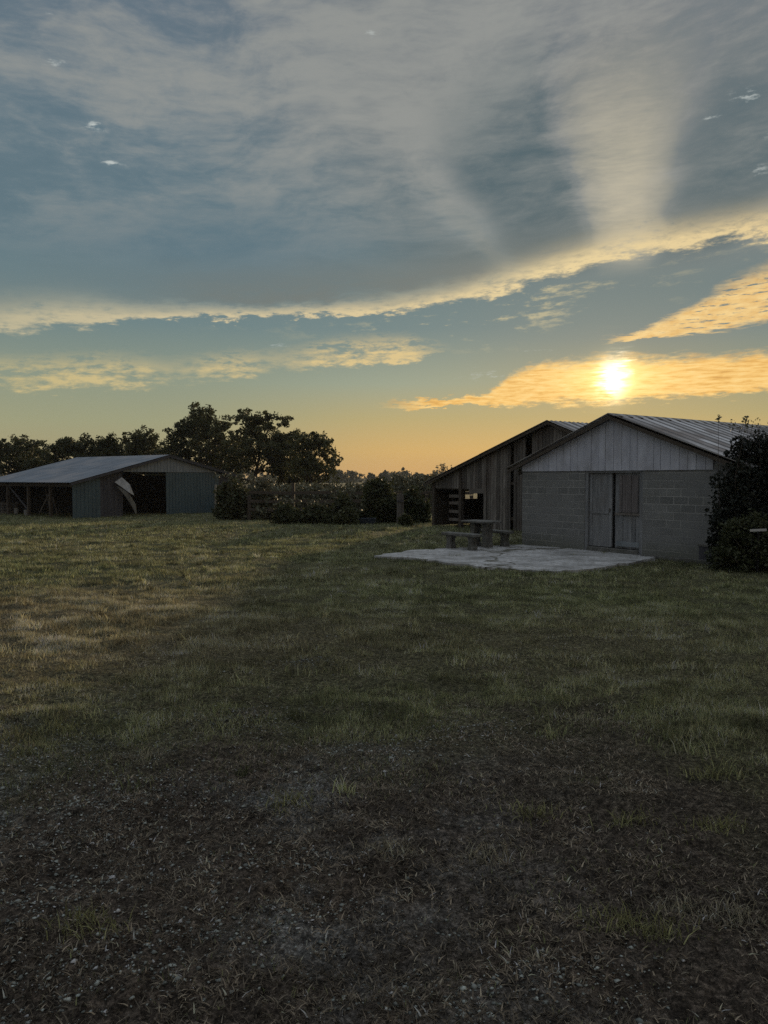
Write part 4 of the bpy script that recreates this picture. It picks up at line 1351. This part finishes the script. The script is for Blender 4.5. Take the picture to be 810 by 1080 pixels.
def build_trees():
    # photo column of the trunk, photo row of the top, distance, crown width, leaf density, label
    spec = [
        (-40, 470, 88, 7.0, 80, LEAF_DARK, 'dense dark tree at the left edge, beyond the low barn roof'),
        (8, 458, 84, 6.5, 80, LEAF_DARK, 'dark round tree rising over the left end of the barn roof'),
        (36, 466, 92, 4.6, 55, LEAF_DARK, 'smaller thin edged tree beside the sky notch over the barn roof'),
        (76, 458, 82, 5.6, 85, LEAF_DARK, 'dense flat topped tree right of the sky notch'),
        (108, 457, 85, 5.0, 80, LEAF_DARK, 'dense dark tree over the left part of the barn ridge'),
        (133, 463, 88, 3.8, 55, LEAF_MID, 'low open tree left of the narrow pointed tree'),
        (155, 450, 84, 4.2, 60, LEAF_MID, 'narrow pointed tree above the barn ridge'),
        (192, 438, 82, 4.6, 58, LEAF_DARK, 'tall open tree directly right of the barn peak'),
        (224, 425, 80, 4.8, 60, LEAF_MID, 'tallest tree, open crowned, behind the right barn slope'),
        (266, 430, 78, 6.4, 66, LEAF_MID, 'tall broad round tree right of the tallest one'),
        (297, 452, 80, 4.2, 60, LEAF_MID, 'middling tree between the broad round tree and the end tree'),
        (325, 455, 76, 4.4, 60, LEAF_MID, 'round tree at the right end of the row against orange sky'),
        (246, 462, 92, 5.0, 70, LEAF_DARK, 'low dark tree filling the gap behind the two tallest trees'),
        (176, 468, 94, 6.0, 70, LEAF_DARK, 'low dark tree filling the gap behind the barn peak'),
        (312, 478, 90, 5.5, 70, LEAF_DARK, 'low dark tree under the right end of the row'),
    ]
    for i, (px, py, Y, w, per, mat, lab) in enumerate(spec):
        x, y, ztop = at(px, py, Y)
        g = tz(x, y)
        make_tree('tree', (x, y, g), ztop - g, w * (1.3 if px < 140 else 1.22), 100 + i * 7, (mat, BARK), lab, per=int(per * 0.5), leaf=0.19, clump=0.46, lowfill=0.8)


def build_far_wood():
    """the wood along the horizon, far too far off to part into trees"""
    rng = np.random.default_rng(77)
    vs, fs = [], []; off = 0
    n = 420
    ang = rng.uniform(-52, 52, n)
    for a in ang:
        r = rng.uniform(420, 560)
        x, y = math.sin(R(a)) * r, math.cos(R(a)) * r
        big = 1.0 + 0.22 * math.sin(a * 1.7) + 0.15 * math.sin(a * 5.1 + 1)
        h = max(3.0, rng.uniform(5.0, 7.0) * big)
        conif = rng.uniform() < 0.35
        k = 22
        t = rng.uniform(0, 0.92, k)
        wd = (2.6 * (1 - t) + 0.3) if conif else 3.4 * np.sqrt(np.clip(1 - (t - 0.35) ** 2 * 1.8, 0.05, 1))
        if conif: h *= 1.15
        c = np.stack([x + rng.normal(0, 0.55, k) * wd, y + rng.normal(0, 0.55, k) * wd, -2.0 + t * (h + 1.0)], -1)
        v, f = leaf_cloud(rng, c, (1.2 - 0.7 * t) if conif else np.full(k, 1.25), 16, 1.1, 0.9, 1.2)
        vs.append(v); fs.append(f + off); off += len(v)
    o = tri_mesh('far_wood', np.concatenate(vs), np.concatenate(fs), LEAF_FAR, None, None, quads=True)
    tag(o, 'distant line of woodland along the horizon', 'woodland', kind='stuff')


def build_brush():
    def sh(name, px, base, py, wpx, seed, mat, label, depth=None, **kw):
        X, Y, Z = ground_at(px, base)
        H = (base - py) / 800.0 * Y
        w = wpx / 800.0 * Y
        kw.setdefault('group', 'brush along the far fence')
        make_shrub(name, (X, Y, Z), w, depth or w * 0.7, H, seed, mat, STEM, label, **kw)
    sh('shrub', 246, 548.5, 504, 42, 1, LEAF_DARK, 'leafy bush climbing the right end of the metal barn', n=80, leaf=0.16, clump=0.42, sprigs=25, spmat=LEAF_PALE, sprig_h=0.25)
    sh('shrub', 277, 548.5, 508, 38, 2, LEAF_PALE, 'pale topped bramble bush between the metal barn and the rail fence', n=70, leaf=0.16, clump=0.40, sprigs=40, spmat=SEED_HEAD, sprig_h=0.3)
    sh('shrub', 303, 553, 532, 34, 3, LEAF_DARK, 'low dark bush below the left rails of the fence', n=50, leaf=0.15, clump=0.36, sprigs=14, spmat=LEAF_PALE, sprig_h=0.3)
    sh('shrub', 333, 553, 533, 40, 4, LEAF_DARK, 'low dark bush just right of the tall fence post', n=55, leaf=0.15, clump=0.36, sprigs=14, spmat=LEAF_PALE, sprig_h=0.35)
    sh('shrub', 362, 553, 522, 30, 5, LEAF_DARK, 'dark upright bush hiding the right part of the fence', n=60, leaf=0.15, clump=0.36, sprigs=16, spmat=LEAF_PALE, sprig_h=0.3)
    sh('shrub', 365, 554, 535, 24, 6, LEAF_MID, 'small greyish round bush in front of the brush, left of the trough', n=45, leaf=0.12, clump=0.24)
    sh('shrub', 400, 552, 503, 44, 7, LEAF_DARK, 'big dark rounded bush behind the feed trough', n=95, leaf=0.16, clump=0.42)
    sh('shrub', 436, 552, 515, 32, 8, LEAF_DARK, 'dark bush between the gate post and the wooden barn', n=60, leaf=0.15, clump=0.36)
    sh('shrub', 428, 555, 542, 16, 9, LEAF_MID, 'tiny weed clump at the foot of the gate post', n=25, leaf=0.10, clump=0.18)
    sh('shrub', 468, 549, 503, 22, 10, LEAF_MID, 'thin sprigged shrub at the left eave of the wooden barn', n=30, leaf=0.12, clump=0.32, sprigs=40, spmat=SEED_HEAD, sprig_h=0.7)
    # tall pale weeds beyond the fence
    rng = np.random.default_rng(5)
    vs, fs = [], []; off = 0
    for k in range(680):
        px = rng.uniform(262, 468); Y = rng.uniform(52, 66)
        x = (px - 405) / 800 * Y
        g = tz(x, Y)
        h = rng.uniform(1.2, 1.9) + (0.7 if px > 415 else 0)
        t = np.linspace(0.15, 1, 7)
        c = np.stack([x + rng.normal(0, 0.1, 7), np.full(7, Y) + rng.normal(0, 0.1, 7), g + t * h], -1)
        v, f = leaf_cloud(rng, c, np.full(7, 0.17), 12, 0.16, 1.6)
        vs.append(v); fs.append(f + off); off += len(v)
    o = tri_mesh('tall_weeds', np.concatenate(vs), np.concatenate(fs), LEAF_PALE, None, None, quads=True)
    tag(o, 'tall pale weeds standing beyond the fence', 'weeds', kind='stuff')
    # right: dark evergreen over the shed corner, and the shrub in front of it
    x, y, ztop = at(801, 451, 18.0)
    make_shrub('evergreen', (x, y, 0.0), 2.5, 2.2, ztop, 21, LEAF_BLACK, BARK, 'dark evergreen leaning over the right corner of the block shed', 'evergreen', None, leaf=0.075, n=260, per=130, clump=0.30, sprigs=16, spmat=LEAF_PALE, sprig_h=0.22)
    x, y, ztop = at(793, 541, 16.9)
    make_shrub('shrub', (x, y, tz(x, y)), 2.35, 1.3, ztop - tz(x, y), 22, LEAF_DARK, STEM, 'weedy mid green shrub at the foot of the dark evergreen', 'shrub', None, leaf=0.06, n=120, per=90, clump=0.22)
    # dark weeds along the foot of the block wall
    x, y, z = ground_at(560, 576)


def build_haze():
    """thin morning haze lying over the field"""
    b = MB(); b.box(-650, 650, -120, 700, -3.2, 17.0)
    m = bpy.data.materials.new('haze'); m.use_nodes = True
    t = m.node_tree
    t.nodes.remove(t.nodes['Principled BSDF'])
    v = t.nodes.new('ShaderNodeVolumePrincipled')
    v.inputs['Color'].default_value = (0.86, 0.88, 0.90, 1)
    v.inputs['Density'].default_value = 0.00016
    v.inputs['Anisotropy'].default_value = 0.0
    t.links.new(v.outputs[0], [q for q in t.nodes if q.type == 'OUTPUT_MATERIAL'][0].inputs['Volume'])
    tag(b.build('haze', m), kind='stuff')


# ------------------------------------------------------------------ build everything
build_ground()
build_haze()
PATIO = build_patio()
build_block_shed()
build_wood_barn()
build_metal_barn()
build_trees()
build_far_wood()
build_brush()
build_yard_things()
build_furniture()
build_grass()
build_gravel()
